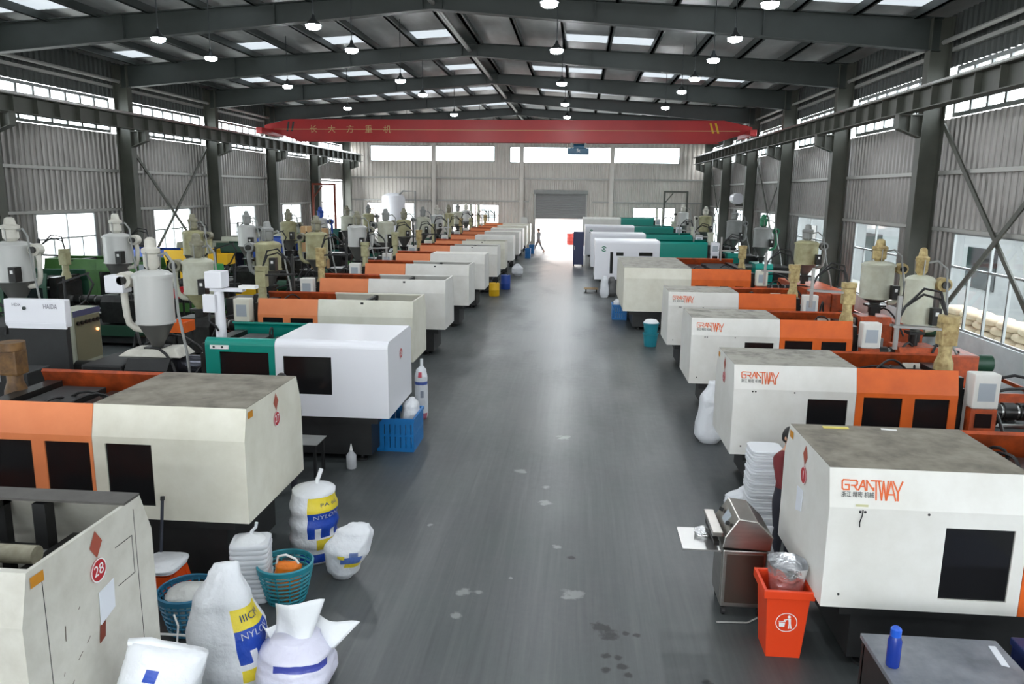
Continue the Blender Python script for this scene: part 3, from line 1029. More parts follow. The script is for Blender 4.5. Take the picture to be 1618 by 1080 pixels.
def machine(label, x0, y0, s, D=1.45, Lw=1.6, Lo=1.3, zt=1.9, zb=0.68, white=None, cover=None, style='chamfer', top='closed',
            topmat=None, win=None, owins=None, logo=False, emblem=False, number=None, diamond=True, panel=True, inj=True, Ltot=6.3,
            group='injection moulding machines in rows', detail=2, uh=4.75, bedm=None, seed=0, kit='orange', note=False, sticker=True,
            inj_cover=None, endstyle=True, rear=None, barrel_r=0.1):
    white = white or WHITE
    cover = cover or ORANGE
    topmat = topmat or DIRTYTOP
    bedm = bedm or BED
    root = thing('injection_moulding_machine', label, 'machine', (x0, y0, 0), group=group)
    prof = shell_profile(style, D, zb, zt)
    zk = prof[1][1]
    win = ([win] if isinstance(win, tuple) else list(win)) if win else []
    # bed and feet
    b = MB()
    b.box(s * 0.32, s * (Ltot - 0.1), 0.16, D - 0.16, 0.1, zb - 0.05)
    b.box(s * 0.2, s * (Lw + Lo), 0.1, D - 0.1, zb - 0.12, zb - 0.02)
    b.build('bed', bedm, root)
    for u in (0.5, Ltot * 0.5, Ltot - 0.35):
        for v in (0.25, D - 0.25):
            def ft():
                q = MB(); q.cyl((0, 0, 0), (0, 0, 0.03), 0.09, 12); q.cyl((0, 0, 0.03), (0, 0, 0.1), 0.03, 8); return q.mesh('foot', BED)
            cached(('foot',), 'foot', root, ft, loc=(s * u, v, 0))
    # clamp guard
    gk = ('guard', s, D, Lw, zt, zb, white.name, style, top, tuple(win))
    cached(gk, 'clamp_guard', root, lambda: shell(s, 0, Lw, prof, win, top=False, ends=(True, False)).mesh('clamp_guard', white))
    if top == 'closed':
        tv0, tv1 = (prof[2][0], prof[3][0]) if style == 'chamfer' else (0.1, D - 0.1)
        def tp():
            q = MB(); q.box(s * 0.003, s * Lw, tv0, tv1, zt - 0.003, zt + 0.006); q.box(s * 0.035, s * Lw, tv0, tv1, zt - 0.03, zt - 0.003); return q.mesh('top_panel', topmat)
        cached(('top', s, D, Lw, zt, style, topmat.name), 'top_panel', root, tp)
    else:
        q = MB(); q.box(s * (Lw * 0.52), s * (Lw * 0.52 + 0.06), 0.06, D - 0.1, zt - 0.1, zt - 0.04); q.build('cross_bar', bedm, root)
        q = MB(); q.box(s * (Lw * 0.52), s * (Lw * 0.52 + 0.07), D - 0.2, D - 0.13, zb, zt - 0.04); q.build('guard_post', bedm, root)
    for h in win:
        rect_panel(s, h[0], h[1], h[2], h[3], 0.018).build('window_panel', DARK, root)
    # clamp mechanism inside
    if top == 'open' or detail > 1:
        for u in (0.25, Lw - 0.2, Lw + Lo - 0.05):
            def pl():
                q = MB(); q.box(s * 0, s * 0.24, 0.22, D - 0.22, zb, zt - 0.28); return q.mesh('platen', GREASE)
            cached(('platen', s, D, zb, zt), 'platen', root, pl, loc=(s * u, 0, 0))
        for v in (0.3, D - 0.3):
            for z in (zb + 0.2, zt - 0.42):
                def tb():
                    q = MB(); q.cyl((s * 0.2, 0, 0), (s * (Lw + Lo + 0.1), 0, 0), 0.05, 12); return q.mesh('tie_bar', STEEL, smooth=True)
                cached(('tie', s, Lw, Lo), 'tie_bar', root, tb, loc=(0, v, z))
        def cyl():
            q = MB(); q.cyl((s * 0.05, D / 2, zt - 0.55), (s * (Lw - .4), D / 2, zt - 0.55), 0.1, 14); return q.mesh('clamp_cylinder', GREASE, smooth=True)
        cached(('clampcyl', s, D, Lw, zt), 'clamp_cylinder', root, cyl)
    if detail > 1 and inj:
        q = MB(); q.box(s * (Lw + 0.16), s * (Lw + Lo * 0.45), 0.28, D - 0.28, zb + 0.1, zt - 0.2); q.build('mould_half', GREASE, root, bevel=0.01)
        q = MB(); q.box(s * (Lw + Lo * 0.5), s * (Lw + Lo - 0.12), 0.28, D - 0.28, zb + 0.1, zt - 0.16); q.build('mould_half', BED, root, bevel=0.01)
        hoses(root, s, Lw + 0.1, Lw + Lo, 0.12, D - 0.15, zt - 0.5, zt + 0.02, 5, seed + 90, r=0.016)
    # operator door, mould area open above
    ow = owins if owins is not None else [(Lw + 0.1, Lw + Lo * 0.46, zb + 0.18, zk - 0.06), (Lw + Lo * 0.58, Lw + Lo - 0.1, zb + 0.18, zk - 0.06)]
    dk = ('door', s, D, Lw, Lo, zt, zb, cover.name, style, tuple(ow))
    cached(dk, 'sliding_door', root, lambda: shell(s, Lw + 0.006, Lw + Lo, prof, ow, top=False, back=False).mesh('sliding_door', cover))
    for h in ow:
        rect_panel(s, h[0], h[1], h[2], h[3], 0.018).build('window_panel', DARK, root)
    rc = rear or (RUSTORANGE if kit == 'orange' else cover)
    cached(('rear', s, D, Lw, Lo, zt, zb, rc.name, style), 'rear_cover', root, lambda: shell(s, Lw + 0.006, Lw + Lo + 0.25, prof, top=False, back=True, front=False).mesh('rear_cover', rc))
    # trough along the bed
    q = MB()
    q.box(s * (Lw + Lo), s * (Ltot + 0.05), 0.05, 0.08, zb - 0.3, zb - 0.02)
    q.box(s * (Lw + Lo), s * (Ltot + 0.05), D - 0.08, D - 0.05, zb - 0.3, zb - 0.02)
    q.box(s * Ltot, s * (Ltot + 0.05), 0.08, D - 0.08, zb - 0.3, zb - 0.02)
    q.build('bed_skirt', rc, root)
    ue = Lw + Lo
    if panel:
        p0 = ue + 0.16
        q = MB(); q.box(s * p0, s * (p0 + 0.26), -0.06, 0.2, zb + 0.4, zt - 0.02); q.build('panel_pedestal', white, root, bevel=0.015)
        hd = MB(); hd.box(s * (p0 - 0.03), s * (p0 + 0.3), -0.1, 0.12, zt - 0.46, zt)
        hp = hd.build('control_panel', white, root, bevel=0.02)
        rect_panel(s, p0 + 0.03, p0 + 0.24, zt - 0.36, zt - 0.12, -0.106, 0.008).build('screen', SCREEN, hp)
        kp = rect_panel(s, p0 - 0.03, p0 + 0.3, zb + 0.35, zt - 0.47, -0.09, 0.14).build('keypad', RUSTORANGE if kit == 'orange' else white, root)
        rect_panel(s, p0 + 0.03, p0 + 0.24, zt - 0.72, zt - 0.53, -0.096, 0.008).build('display', DARK, kp)
    if inj:
        # fixed platen, barrel with heater bands, injection carriage
        q = MB(); q.box(s * (ue - 0.05), s * (ue + 0.14), 0.2, D - 0.2, zb, zt - 0.12); q.build('fixed_platen', GREASE, root)
        def br():
            c = MB()
            c.cyl((s * (ue + 0.1), D / 2, zb + 0.55), (s * (uh - 0.2), D / 2, zb + 0.55), barrel_r, 20)
            return c.mesh('barrel', STEEL if barrel_r < 0.15 else mat('gunmetal_barrel_cover', S(104, 106, 116), 0.25, 0.8), smooth=True)
        cached(('barrel', s, ue, uh, D, zb, barrel_r), 'barrel', root, br)
        k = 0
        u = ue + 0.3
        while u < uh - 0.35 and k < 7 and barrel_r < 0.15:
            def hb():
                c = MB(); c.cyl((s * 0, 0, 0), (s * 0.16, 0, 0), 0.125, 16); return c.mesh('heater_band', GREASE, smooth=True)
            cached(('band', s), 'heater_band', root, hb, loc=(s * u, D / 2, zb + 0.55))
            u += 0.21; k += 1
        icm = inj_cover or (RUSTORANGE if kit == 'orange' else cover)
        q = MB(); q.prism_x([(0.3, zb), (0.3, zb + 0.55), (0.42, zb + 0.72), (D - 0.42, zb + 0.72), (D - 0.3, zb + 0.55), (D - 0.3, zb)], s * (uh - 0.35), s * (uh + 0.35))
        q.build('injection_carriage', icm, root)
        q = MB(); q.box(s * (uh + 0.38), s * (uh + 1.05), 0.28, D - 0.28, zb, zb + 0.62); q.build('drive_housing', icm if detail > 1 else GREASE, root, bevel=0.03)
        q = MB(); q.cyl((s * (uh + 1.05), D / 2, zb + 0.4), (s * (uh + 1.45), D / 2, zb + 0.4), 0.17, 16); q.build('motor', DGREEN if kit == 'orange' else GREASE, root, smooth=True)
        for v in (0.38, D - 0.38):
            q = MB(); q.cyl((s * (ue + 0.1), v, zb + 0.25), (s * (uh + 0.9), v, zb + 0.25), 0.035, 8); q.build('guide_rod', STEEL, root, smooth=True)
        q = MB(); q.cyl((s * uh, D / 2, zb + 0.7), (s * uh, D / 2, 1.56), 0.08, 12); q.build('feed_throat', GREASE, root, smooth=True)
        hoses(root, s, ue + 0.1, uh + 0.9, 0.1, D - 0.1, zb + 0.1, zb + 1.15, 7 if detail > 1 else 3, seed)
        if detail > 1:
            rd = random.Random(seed + 50)
            for k in range(5):
                u = rd.uniform(ue + 0.2, uh + 0.6); v = rd.choice((0.12, D - 0.22)); w = rd.uniform(.1, .22); hh = rd.uniform(.12, .3)
                q = MB(); q.box(s * u, s * (u + w), v, v + 0.12, zb - 0.02, zb + hh); q.build('valve_block', rd.choice((GREASE, BED, BLUE, STEEL)), root, bevel=0.01)
    rot = END_R if s > 0 else END_L
    ex = -s * 0.004
    if number:
        link('number_disc', disc(0.085, REDP, 'number_disc'), root, loc=(ex, D * 0.52, zt - 0.32), rot=rot)
        link('number_rim', CACHE.setdefault(('rim',), ring_mesh(0.085, 0.075, PRINTW)), root, loc=(ex * 2.2, D * 0.52, zt - 0.32), rot=rot)
        link('number', text_mesh(number, 0.11, PRINTW), root, loc=(ex * 2.2, D * 0.52, zt - 0.32), rot=rot)
    if number and diamond:
        def dm():
            q = MB(); q.add([(0, -0.1, 0), (0.07, 0, 0), (0, 0.1, 0), (-0.07, 0, 0)], [(0, 1, 2, 3)]); return q.mesh('diamond_sticker', PINKRED)
        cached(('diamond',), 'diamond_sticker', root, dm, loc=(ex, D * 0.52, zt - 0.13), rot=rot)
    if number and sticker:
        def st():
            q = MB(); q.add([(-0.06, -0.035, 0), (0.06, -0.035, 0), (0.06, 0.035, 0), (-0.06, 0.035, 0)], [(0, 1, 2, 3)]); return q.mesh('amber_sticker', AMBER)
        cached(('amber',), 'amber_sticker', root, st, loc=(ex, 0.16 if s < 0 else D - 0.2, zt - 0.08), rot=rot)
    if note:
        def nt():
            q = MB(); q.hexa([(-0.09, -0.22, 0.0), (0.08, -0.17, 0.0), (0.08, -0.17, 0.006), (-0.09, -0.22, 0.006), (-0.08, 0.02, 0.0), (0.09, 0.04, 0.0), (0.09, 0.04, 0.006), (-0.08, 0.02, 0.006)]); return q.mesh('hanging_note', PAPER)
        cached(('note',), 'hanging_note', root, nt, loc=(ex, D * 0.52 + 0.06, zt - 0.5), rot=rot)
    if logo:
        tilt = (PI / 2 - 0.245, 0, 0)
        cached(('logo',), 'brand_lettering', root, logo_mesh, loc=(s * 0.1, 0.015, zt - 0.245), rot=tilt)
        link('brand_subtitle', text_mesh('浙江 精密 机械', 0.052, PRINTK, squash=0.78), root, loc=(s * 0.225, 0.0225, zt - 0.212), rot=tilt)
        link('vent_hole', disc(0.011, BLACK, 'vent_hole', 0.003), root, loc=(s * 0.25, -0.001, zk - 0.03), rot=FRONT)
        link('vent_hole', disc(0.011, BLACK, 'vent_hole', 0.003), root, loc=(s * 0.29, -0.001, zk - 0.03), rot=FRONT)
        link('vent_hole', disc(0.011, BLACK, 'vent_hole', 0.003), root, loc=(s * 0.8, -0.001, zk - 0.03), rot=FRONT)
        link('vent_hole', disc(0.011, BLACK, 'vent_hole', 0.003), root, loc=(s * 0.14, -0.001, zb + 0.12), rot=FRONT)
        q = MB(); q.box(s * (Lw + Lo - 0.38), s * (Lw + Lo - 0.14), 0.018, 0.022, zt - 0.2, zt - 0.08)
        pp = q.build('nameplate', OLDWHITE, root, fix=True)
        pp.rotation_euler = (-0.245, 0, 0); pp.location = (0, 0.45, 0.055)
    if emblem:
        cached(('emblem',), 'brand_emblem', root, emblem_mesh, loc=(s * 0.36, -0.005, zt - 0.33), rot=FRONT)
    return root


def ring_mesh(r1, r0, m, n=24):
    b = MB()
    for k in range(n):
        p, q = 2 * PI * k / n, 2 * PI * (k + 1) / n
        b.add([(r0 * math.cos(p), r0 * math.sin(p), 0), (r1 * math.cos(p), r1 * math.sin(p), 0), (r1 * math.cos(q), r1 * math.sin(q), 0), (r0 * math.cos(q), r0 * math.sin(q), 0)], [(0, 1, 2, 3)])
    return b.mesh('number_rim', m)


GR = 'injection moulding machines right of the aisle'
GL = 'injection moulding machines left of the aisle'
# --- right of the aisle
R1 = machine('white and orange moulding machine nearest on the right, grey dusty top and large lettering', 2.15, 6.22, 1, D=1.42, logo=True, number='1', note=True, group=GR, seed=1,
        zt=1.88, zb=0.66, win=(0.95, 1.5, 0.78, 1.42), Lw=1.6)
machine('second white and orange moulding machine on the right, behind the nearest one', 2.15, 10.25, 1, D=1.35, logo=True, number='2', group=GR, seed=2, zt=1.86, zb=0.62,
        win=(0.98, 1.5, 0.9, 1.43), topmat=DIRTYTOP2)
machine('third white and orange moulding machine on the right of the aisle', 2.15, 14.25, 1, D=1.35, logo=True, group=GR, seed=3, zt=1.86, zb=0.62, win=(0.98, 1.5, 0.9, 1.43), topmat=DIRTYTOP2, uh=4.25)
machine('fourth white and orange moulding machine on the right, beside the stacked teal buckets', 2.15, 18.0, 1, D=1.35, logo=True, group=GR, seed=4, zt=1.87, zb=0.62, win=(0.98, 1.5, 0.9, 1.43), topmat=DIRTYTOP2, uh=4.85)
machine('big cream and orange moulding machine jutting into the aisle on the right', 1.42, 23.3, 1, D=4.2, Lw=2.0, Lo=1.75, zt=1.92, zb=0.6, white=CREAM, group=GR, seed=5, topmat=DIRTYTOP2, uh=5.85, Ltot=7.3,
        owins=[(2.12, 2.5, 1.0, 1.42), (2.85, 3.1, 1.0, 1.42), (3.3, 3.55, 1.0, 1.42)], panel=True)
machine('white and teal moulding machine with green emblem, first of four at the right', 0.72, 31.8, 1, D=2.0, Lw=2.62, Lo=1.9, zt=2.2, zb=0.62, white=NEWWHITE, cover=TEAL, style='round', kit='teal', emblem=True, group=GR, seed=6, owins=[(3.2, 3.9, 0.95, 1.35), (4.1, 4.5, 0.95, 1.35)],
        topmat=NEWWHITE, win=[(0.62, 0.74, 0.87, 1.75), (0.87, 1.16, 1.6, 1.74), (1.79, 2.34, 1.6, 1.75)], uh=6.9, Ltot=8.2, detail=1)
machine('white and teal moulding machine with green emblem, second of four at the right', 0.64, 37.4, 1, D=2.0, Lw=2.6, Lo=2.2, zt=2.2, zb=0.62, white=NEWWHITE, cover=TEAL, style='round', kit='teal', emblem=True, group=GR, seed=7, owins=[(3.2, 3.9, 0.95, 1.35), (4.1, 4.5, 0.95, 1.35)],
        topmat=NEWWHITE, uh=6.9, Ltot=8.2, detail=1)
machine('white and teal moulding machine with green emblem behind the blue cabinet at the right', 0.4, 44.6, 1, D=2.0, Lw=2.8, Lo=2.2, zt=2.28, zb=0.62, white=NEWWHITE, cover=TEAL, style='round', kit='teal', emblem=True, group=GR, seed=8, owins=[(3.2, 3.9, 0.95, 1.35), (4.1, 4.5, 0.95, 1.35)],
        topmat=NEWWHITE, uh=6.9, Ltot=8.2, detail=1)
machine('farthest white and pale teal moulding machine on the right near the shutter door', 0.3, 53.5, 1, D=2.0, Lw=2.6, Lo=2.2, zt=2.45, zb=0.62, white=WHITE, cover=TEAL, style='round', kit='teal', group=GR, seed=9, owins=[(3.2, 3.9, 0.95, 1.35)],
        topmat=WHITE, uh=6.9, Ltot=8.2, detail=1)
# --- left of the aisle
L1 = machine('worn off-white open-top moulding machine numbered 28 at the lower left', -3.25, 3.92, -1, D=1.42, Lw=2.0, zt=1.82, zb=0.5, white=OLDWHITE, cover=PALEORANGE, top='open', number='28', note=True, group=GL, seed=11, inj=False, panel=False)
L2 = machine('off-white and orange moulding machine with dusty grey top, second from the front on the left', -3.25, 7.06, -1, D=1.58, zt=1.95, zb=0.76, white=CREAM, cover=PALEORANGE, number='27', group=GL, seed=12, inj_cover=GREASE,
        win=(0.98, 1.47, 0.9, 1.56), owins=[(1.64, 2.12, 0.93, 1.56), (2.26, 2.75, 0.93, 1.56)], Lo=1.3)
T3 = machine('glossy new white and teal moulding machine on the left of the aisle', -2.75, 10.9, -1, D=1.6, Lw=1.72, Lo=1.08, zt=1.9, zb=0.74, white=NEWWHITE, cover=TEAL, style='round', kit='teal', topmat=NEWWHITE, number='26', diamond=False, sticker=False,
        win=(0.86, 1.6, 1.08, 1.66), owins=[(1.82, 2.58, 0.95, 1.7)], group=GL, seed=13, uh=3.95, Ltot=6.4, panel=False, inj_cover=BED, barrel_r=0.17)
lnames = ['cream open-top moulding machine with orange door right behind the teal one', 'fifth open-top white and orange moulding machine on the left', 'sixth white and orange moulding machine on the left with green edged opening',
          'seventh white and orange moulding machine on the left', 'eighth white and orange moulding machine on the left', 'ninth white and orange moulding machine on the left', 'tenth white and orange moulding machine on the left',
          'eleventh white and orange moulding machine on the left', 'twelfth white and orange moulding machine on the left', 'thirteenth white and orange moulding machine on the left', 'farthest white and orange moulding machine in the left row']
LY = [14.95, 18.75, 22.95, 26.95, 31.2, 34.5, 38.9, 42.9, 46.9, 50.6, 54.3]
for k, (y, lab) in enumerate(zip(LY, lnames)):
    machine(lab, -3.25 if k < 8 else -3.35, y, -1, D=1.35, Lw=1.95, Lo=1.25, zt=1.93, zb=0.7, white=(CREAM, WHITE, WHITE, WHITE, WHITE, CREAM, WHITE, WHITE, WHITE, CREAM, CREAM)[k], cover=PALEORANGE,
            top='open' if k in (0, 1, 2, 4, 5) else 'closed', topmat=OLDWHITE, group=GL, inj_cover=GREASE, seed=20 + k, detail=2 if k < 3 else 1, Ltot=6.2)
# --- second row along the left wall, injection ends towards the middle
G2 = 'moulding machines along the left wall'
for k, (y, cv, w, lab) in enumerate(((14.9, DTEAL, DTEAL, 'dark teal moulding machine by the left wall, nearest in that row'), (18.7, DGREEN, GREEN, 'green moulding machine by the left wall under the first window'),
        (22.8, GREEN, GREEN, 'bright green moulding machine by the left wall before the first column'), (26.8, YELLOW, BLUE, 'yellow and blue moulding machine by the left wall behind the green ones'),
        (30.9, DGREEN, BEIGE, 'beige and green moulding machine by the left wall past the braces'), (35.0, BLUE, BEIGE, 'beige and blue moulding machine by the left wall below the second window'),
        (39.2, GREEN, BEIGE, 'beige and green moulding machine by the left wall in the middle bay'), (43.4, DTEAL, BEIGE, 'beige and dark teal moulding machine near the far left door'))):
    machine(lab, -16.7, y, 1, D=1.4, Lw=1.7, Lo=1.3, zt=1.9, zb=0.6, white=w, cover=cv, kit='dark', top='open', group=G2, seed=40 + k, detail=2 if k < 3 else 1, Ltot=5.9, uh=4.6, panel=k % 2 == 0, rear=cv, inj_cover=GREASE)

# ------------------------------------------------------------------ hopper dryers on the injection units
def hopper(label, x, y, zc, z0, z1, r, body, cone=None, duct=-1, loader='white', box=True, casting=False, group='hopper dryers', detail=True):
    cone = cone or HOPCONE
    h = thing('hopper_dryer', label, 'hopper dryer', (x, y, 0), group=group)
    lw = MAT_LOADER[loader]
    b = MB(); b.lathe([(r * 1.04, z0), (r * 1.04, z0 + 0.03), (r, z0 + 0.03), (r, z1 - 0.05), (r * 1.06, z1 - 0.05), (r * 1.06, z1)], n=24); b.build('drum', body, h, smooth=True)
    b = MB(); b.lathe([(r * 0.3, zc), (r * 0.34, zc + 0.04), (r * 0.97, z0)], n=24); b.build('cone', cone, h, smooth=True)
    b = MB(); b.box(-r * 0.55, r * 0.55, -r * 0.5, r * 0.5, zc - 0.05, zc); b.box(-r * .3, r * .3, -r * .3, r * .3, zc - .2, zc - .05); b.build('base_flange', GREASE, h)
    b = MB(); b.lathe([(r * 1.0, z1), (r * 0.85, z1 + 0.04), (r * 0.5, z1 + 0.07)], n=24); b.build('lid', body, h, smooth=True)
    if casting:
        b = MB(); b.hexa([(-.55, -.25, 1.46), (.5, -.25, 1.46), (.5, .25, 1.46), (-.55, .25, 1.46), (-.4, -.2, 1.56), (.38, -.2, 1.6), (.38, .2, 1.6), (-.4, .2, 1.56)]); b.build('pale_casting', OLDWHITE, h, bevel=.02)
        b = MB(); b.box(-.72, -.42, -.16, .1, z1 - .3, z1 - .02); b.build('blower_box', NEWWHITE, h, bevel=.02)
    # vacuum loader on the lid
    q = r * 0.42
    b = MB(); b.lathe([(q * 0.5, z1 + 0.06), (q, z1 + 0.14), (q, z1 + 0.32), (q * 1.15, z1 + 0.34), (q * 1.15, z1 + 0.4), (q * .75, z1 + 0.43), (q * .6, z1 + 0.55), (q * .3, z1 + 0.58)], n=18); b.build('vacuum_loader', lw, h, smooth=True)
    if not detail:
        return h
    for k in range(3):
        a = k * 2.1 + 0.5
        b = MB(); b.bar((q * 0.95 * math.cos(a), q * 0.95 * math.sin(a), z1 + 0.05), (q * 1.1 * math.cos(a), q * 1.1 * math.sin(a), z1 + 0.36), 0.02); b.build('loader_clip', STEEL, h)
    # blower and hot air duct
    bx = duct * (r + 0.16)
    b = MB(); b.cyl((bx, -0.1, z1 - 0.1), (bx, 0.1, z1 - 0.1), 0.13, 18); b.build('blower', lw, h, smooth=True)
    b = MB(); b.cyl((bx, -0.16, z1 - 0.1), (bx, -0.1, z1 - 0.1), 0.07, 12); b.build('blower_motor', GREASE, h, smooth=True)
    pts = [(bx + duct * 0.02, 0, z1 - 0.12), (bx + duct * 0.05, 0, z1 - 0.35), (bx + duct * 0.03, 0, z0 + 0.1), (bx, 0, z0 - 0.02), (bx - duct * 0.1, 0, z0 - 0.1), (bx - duct * 0.24, 0, z0 - 0.12)]
    b = MB(); b.tube(pts, 0.055, 10); b.build('air_duct', lw if loader not in ('ochre', 'olive') else body, h, smooth=True)
    if box:
        b = MB(); b.box(r * 0.55, r * 0.55 + 0.16, -r - 0.1, -r + 0.1, z0 + 0.02, z0 + 0.34); bb = b.build('control_box', GREASE, h, bevel=0.01)
        b = MB(); b.box(r * 0.55 + 0.05, r * 0.55 + 0.11, -r - 0.105, -r - 0.1, z0 + 0.2, z0 + 0.27); b.build('dial', PRINTW, bb)
    # suction hose drooping down from the loader
    b = MB()
    b.tube([(q, 0, z1 + 0.3), (q + 0.15, -0.05, z1 + 0.34), (q + 0.3, -0.12, z1 + 0.2), (r + 0.2, -0.2, z0 + 0.2), (r + 0.35, -0.3, z0 - 0.4), (r + 0.4, -0.35, zc - 0.35)], 0.022, 7)
    b.build('suction_hose', GREYPAINT, h, smooth=True)
    return h


MAT_LOADER = {'white': OLDWHITE, 'ochre': OCHRE, 'olive': mat('loader_olive_grey', S(150, 148, 128), 0.5, col2=S(104, 98, 78), scale=6.0, amount=0.8), 'steel': GREYPAINT, 'green': mat('loader_green', S(40, 120, 84), 0.45), 'blue': BLUE}
hopper('large white hopper dryer with white duct on the teal moulding machine', -6.72, 11.65, 1.6, 1.98, 2.76, 0.29, HOPGREY, duct=-1, box=False, casting=True)
hopper('pale blue-grey hopper dryer at the far left edge by the wall row', -12.1, 15.6, 1.62, 2.1, 2.88, 0.38, HOPGREY, duct=1)
hopper('pale grey hopper dryer under the first left window frame', -12.1, 19.4, 1.62, 2.15, 2.86, 0.34, HOPGREY, duct=1)
hopper('cream hopper dryer behind the white robot arm', -7.98, 15.6, 1.6, 1.92, 2.6, 0.31, HOPPALE, cone=HOPCREAM, loader='olive')
hopper('olive cream hopper dryer behind the green drum', -8.0, 19.4, 1.65, 2.05, 2.72, 0.32, HOPCREAM, loader='steel')
hopper('light cream hopper dryer above the fifth left machine row', -8.15, 23.6, 1.6, 1.98, 2.75, 0.34, HOPCREAM, loader='olive')
hopper('blue-grey hopper dryer above the seventh left machine', -8.0, 27.6, 1.6, 2.1, 2.8, 0.34, HOPGREY, loader='olive', duct=1)
hopper('pale hopper dryer above the eighth left machine', -8.0, 31.8, 1.6, 2.0, 2.8, 0.34, HOPPALE, loader='steel')
for k, y in enumerate((35.2, 39.6, 43.6, 47.6, 51.3, 55.0)):
    hopper('small distant hopper dryer in the left row, %s from the shutter door' % ORD[5 - k], -8.0, y, 1.6, 2.0, 2.75, 0.33, (HOPCREAM, HOPPALE, HOPGREY)[k % 3], loader=('olive', 'steel', 'white')[k % 3], detail=k < 3)
for k, (x, y) in enumerate(((-12.1, 23.5), (-12.1, 27.5), (-12.1, 31.6), (-12.1, 35.7), (-12.1, 39.9), (-12.1, 44.1))):
    hopper(('olive hopper dryer in the left wall row before the first column', 'grey hopper dryer in the left wall row beside the yellow machine', 'cream hopper dryer in the left wall row past the braces',
            'grey hopper dryer in the left wall row below the second window', 'cream hopper dryer in the left wall row, second from far door', 'cream hopper dryer in the left wall row nearest the far door')[k],
           x, y, 1.6, 2.05, 2.75, 0.33, (HOPCREAM, HOPGREY, HOPCREAM, HOPGREY, HOPPALE, HOPCREAM)[k], loader=('olive', 'steel', 'olive', 'blue', 'olive', 'steel')[k], duct=1)
hopper('tall pale hopper dryer with ochre loader near the right windows', 6.42, 14.95, 1.6, 1.75, 2.6, 0.25, HOPPALE, loader='ochre', duct=1)
hopper('pale hopper dryer with ochre funnel between right wall columns', 7.05, 18.7, 1.6, 1.75, 2.55, 0.36, HOPPALE, loader='ochre', duct=1)
hopper('olive hopper dryer with grey loader on the big cream machine', 7.3, 25.4, 1.6, 1.95, 2.63, 0.36, HOPCREAM, loader='steel', duct=1)
hopper('silvery hopper dryer with green loader on the first teal machine at right', 7.62, 32.8, 1.6, 2.0, 2.75, 0.36, GREYPAINT, loader='green', duct=1)
hopper('silvery hopper dryer on the second teal machine at right', 7.54, 38.4, 1.6, 2.0, 2.85, 0.36, GREYPAINT, loader='steel', duct=1)
hopper('cream hopper dryer on the third teal machine at right', 7.3, 45.6, 1.6, 2.0, 2.85, 0.36, HOPCREAM, loader='white', duct=-1)
hopper('farthest pale hopper dryer on the right near the end wall', 7.2, 54.5, 1.6, 2.0, 2.85, 0.36, HOPGREY, loader='white', duct=-1)


# ------------------------------------------------------------------ sprue picker robots on the fixed platens
def picker(label, x, y, z, s, body, arm=None, h=0.75, style='ochre', seed=0):
    arm = arm or STEEL
    rd = random.Random(seed)
    p = thing('sprue_picker_robot', label, 'robot arm', (x, y, z), group='sprue picker robots')
    b = MB(); b.box(-0.14, 0.14, -0.12, 0.12, 0, 0.08); b.build('base_plate', GREASE, p, bevel=0.01)
    if style == 'white':
        b = MB(); b.cyl((0, 0, 0.08), (0, 0, h), 0.085, 14, 0.075); b.build('post', body, p, smooth=True)
        b = MB(); b.box(-0.15, 0.12, -0.15, 0.13, h + 0.06, h + 0.32); b.build('drive_box', body, p, bevel=0.015)
        b = MB(); b.box(-0.2, 0.0, -0.16, -0.08, h - 0.32, h - 0.04); b.build('valve_box', body, p, bevel=0.012)
        b = MB(); b.box(-0.12, 0.42, -0.07, 0.07, h, h + 0.05); b.build('swing_arm', body, p, bevel=0.01)
        b = MB(); b.tube([(-0.1, -0.14, h - 0.32), (-0.1, -0.18, h - 0.45), (-0.02, -0.12, h - 0.55), (0, -0.09, h - 0.62)], 0.018, 6); b.build('cable', BLACK, p, smooth=True)
        b = MB(); b.box(0.36, 0.62, -0.08, 0.08, h + 0.05, h + 0.1); b.build('gripper_frame', PRINTW, p)
    else:
        b = MB(); b.lathe([(0.13, 0.08), (0.12, 0.2), (0.085, 0.3), (0.085, h)], n=14); b.build('post', body, p, smooth=True)
        b = MB(); b.box(-0.11, 0.11, -0.1, 0.1, h * 0.62, h + 0.05); b.build('swing_head', body, p, bevel=0.02)
        b = MB(); b.cyl((0, 0, h + 0.05), (0, 0, h + 0.14), 0.14, 14); b.build('head_cap', body, p, smooth=True)
        if style == 'post':
            return p
        b = MB(); b.bar((0, -0.06, h - 0.05), (-s * 0.75, -0.06, h - 0.02), 0.035); b.bar((0, 0.06, h - 0.05), (-s * 0.75, 0.06, h - 0.02), 0.035); b.build('arm_rails', arm, p)
        b = MB(); b.bar((-s * 0.68, 0, h + 0.4), (-s * 0.68, 0, h - 0.35), 0.05); b.build('down_arm', arm, p)
        for k in range(2):
            b = MB()
            b.tube([(0, 0.05, h + 0.1), (-s * 0.1, 0.1, h + 0.35 + 0.1 * k), (-s * 0.35, 0.05, h + 0.42 + 0.08 * k), (-s * 0.6, 0, h + 0.25), (-s * 0.68, 0, h + 0.05)], 0.018, 6)
            b.build('air_hose', BLACK, p, smooth=True)
    return p


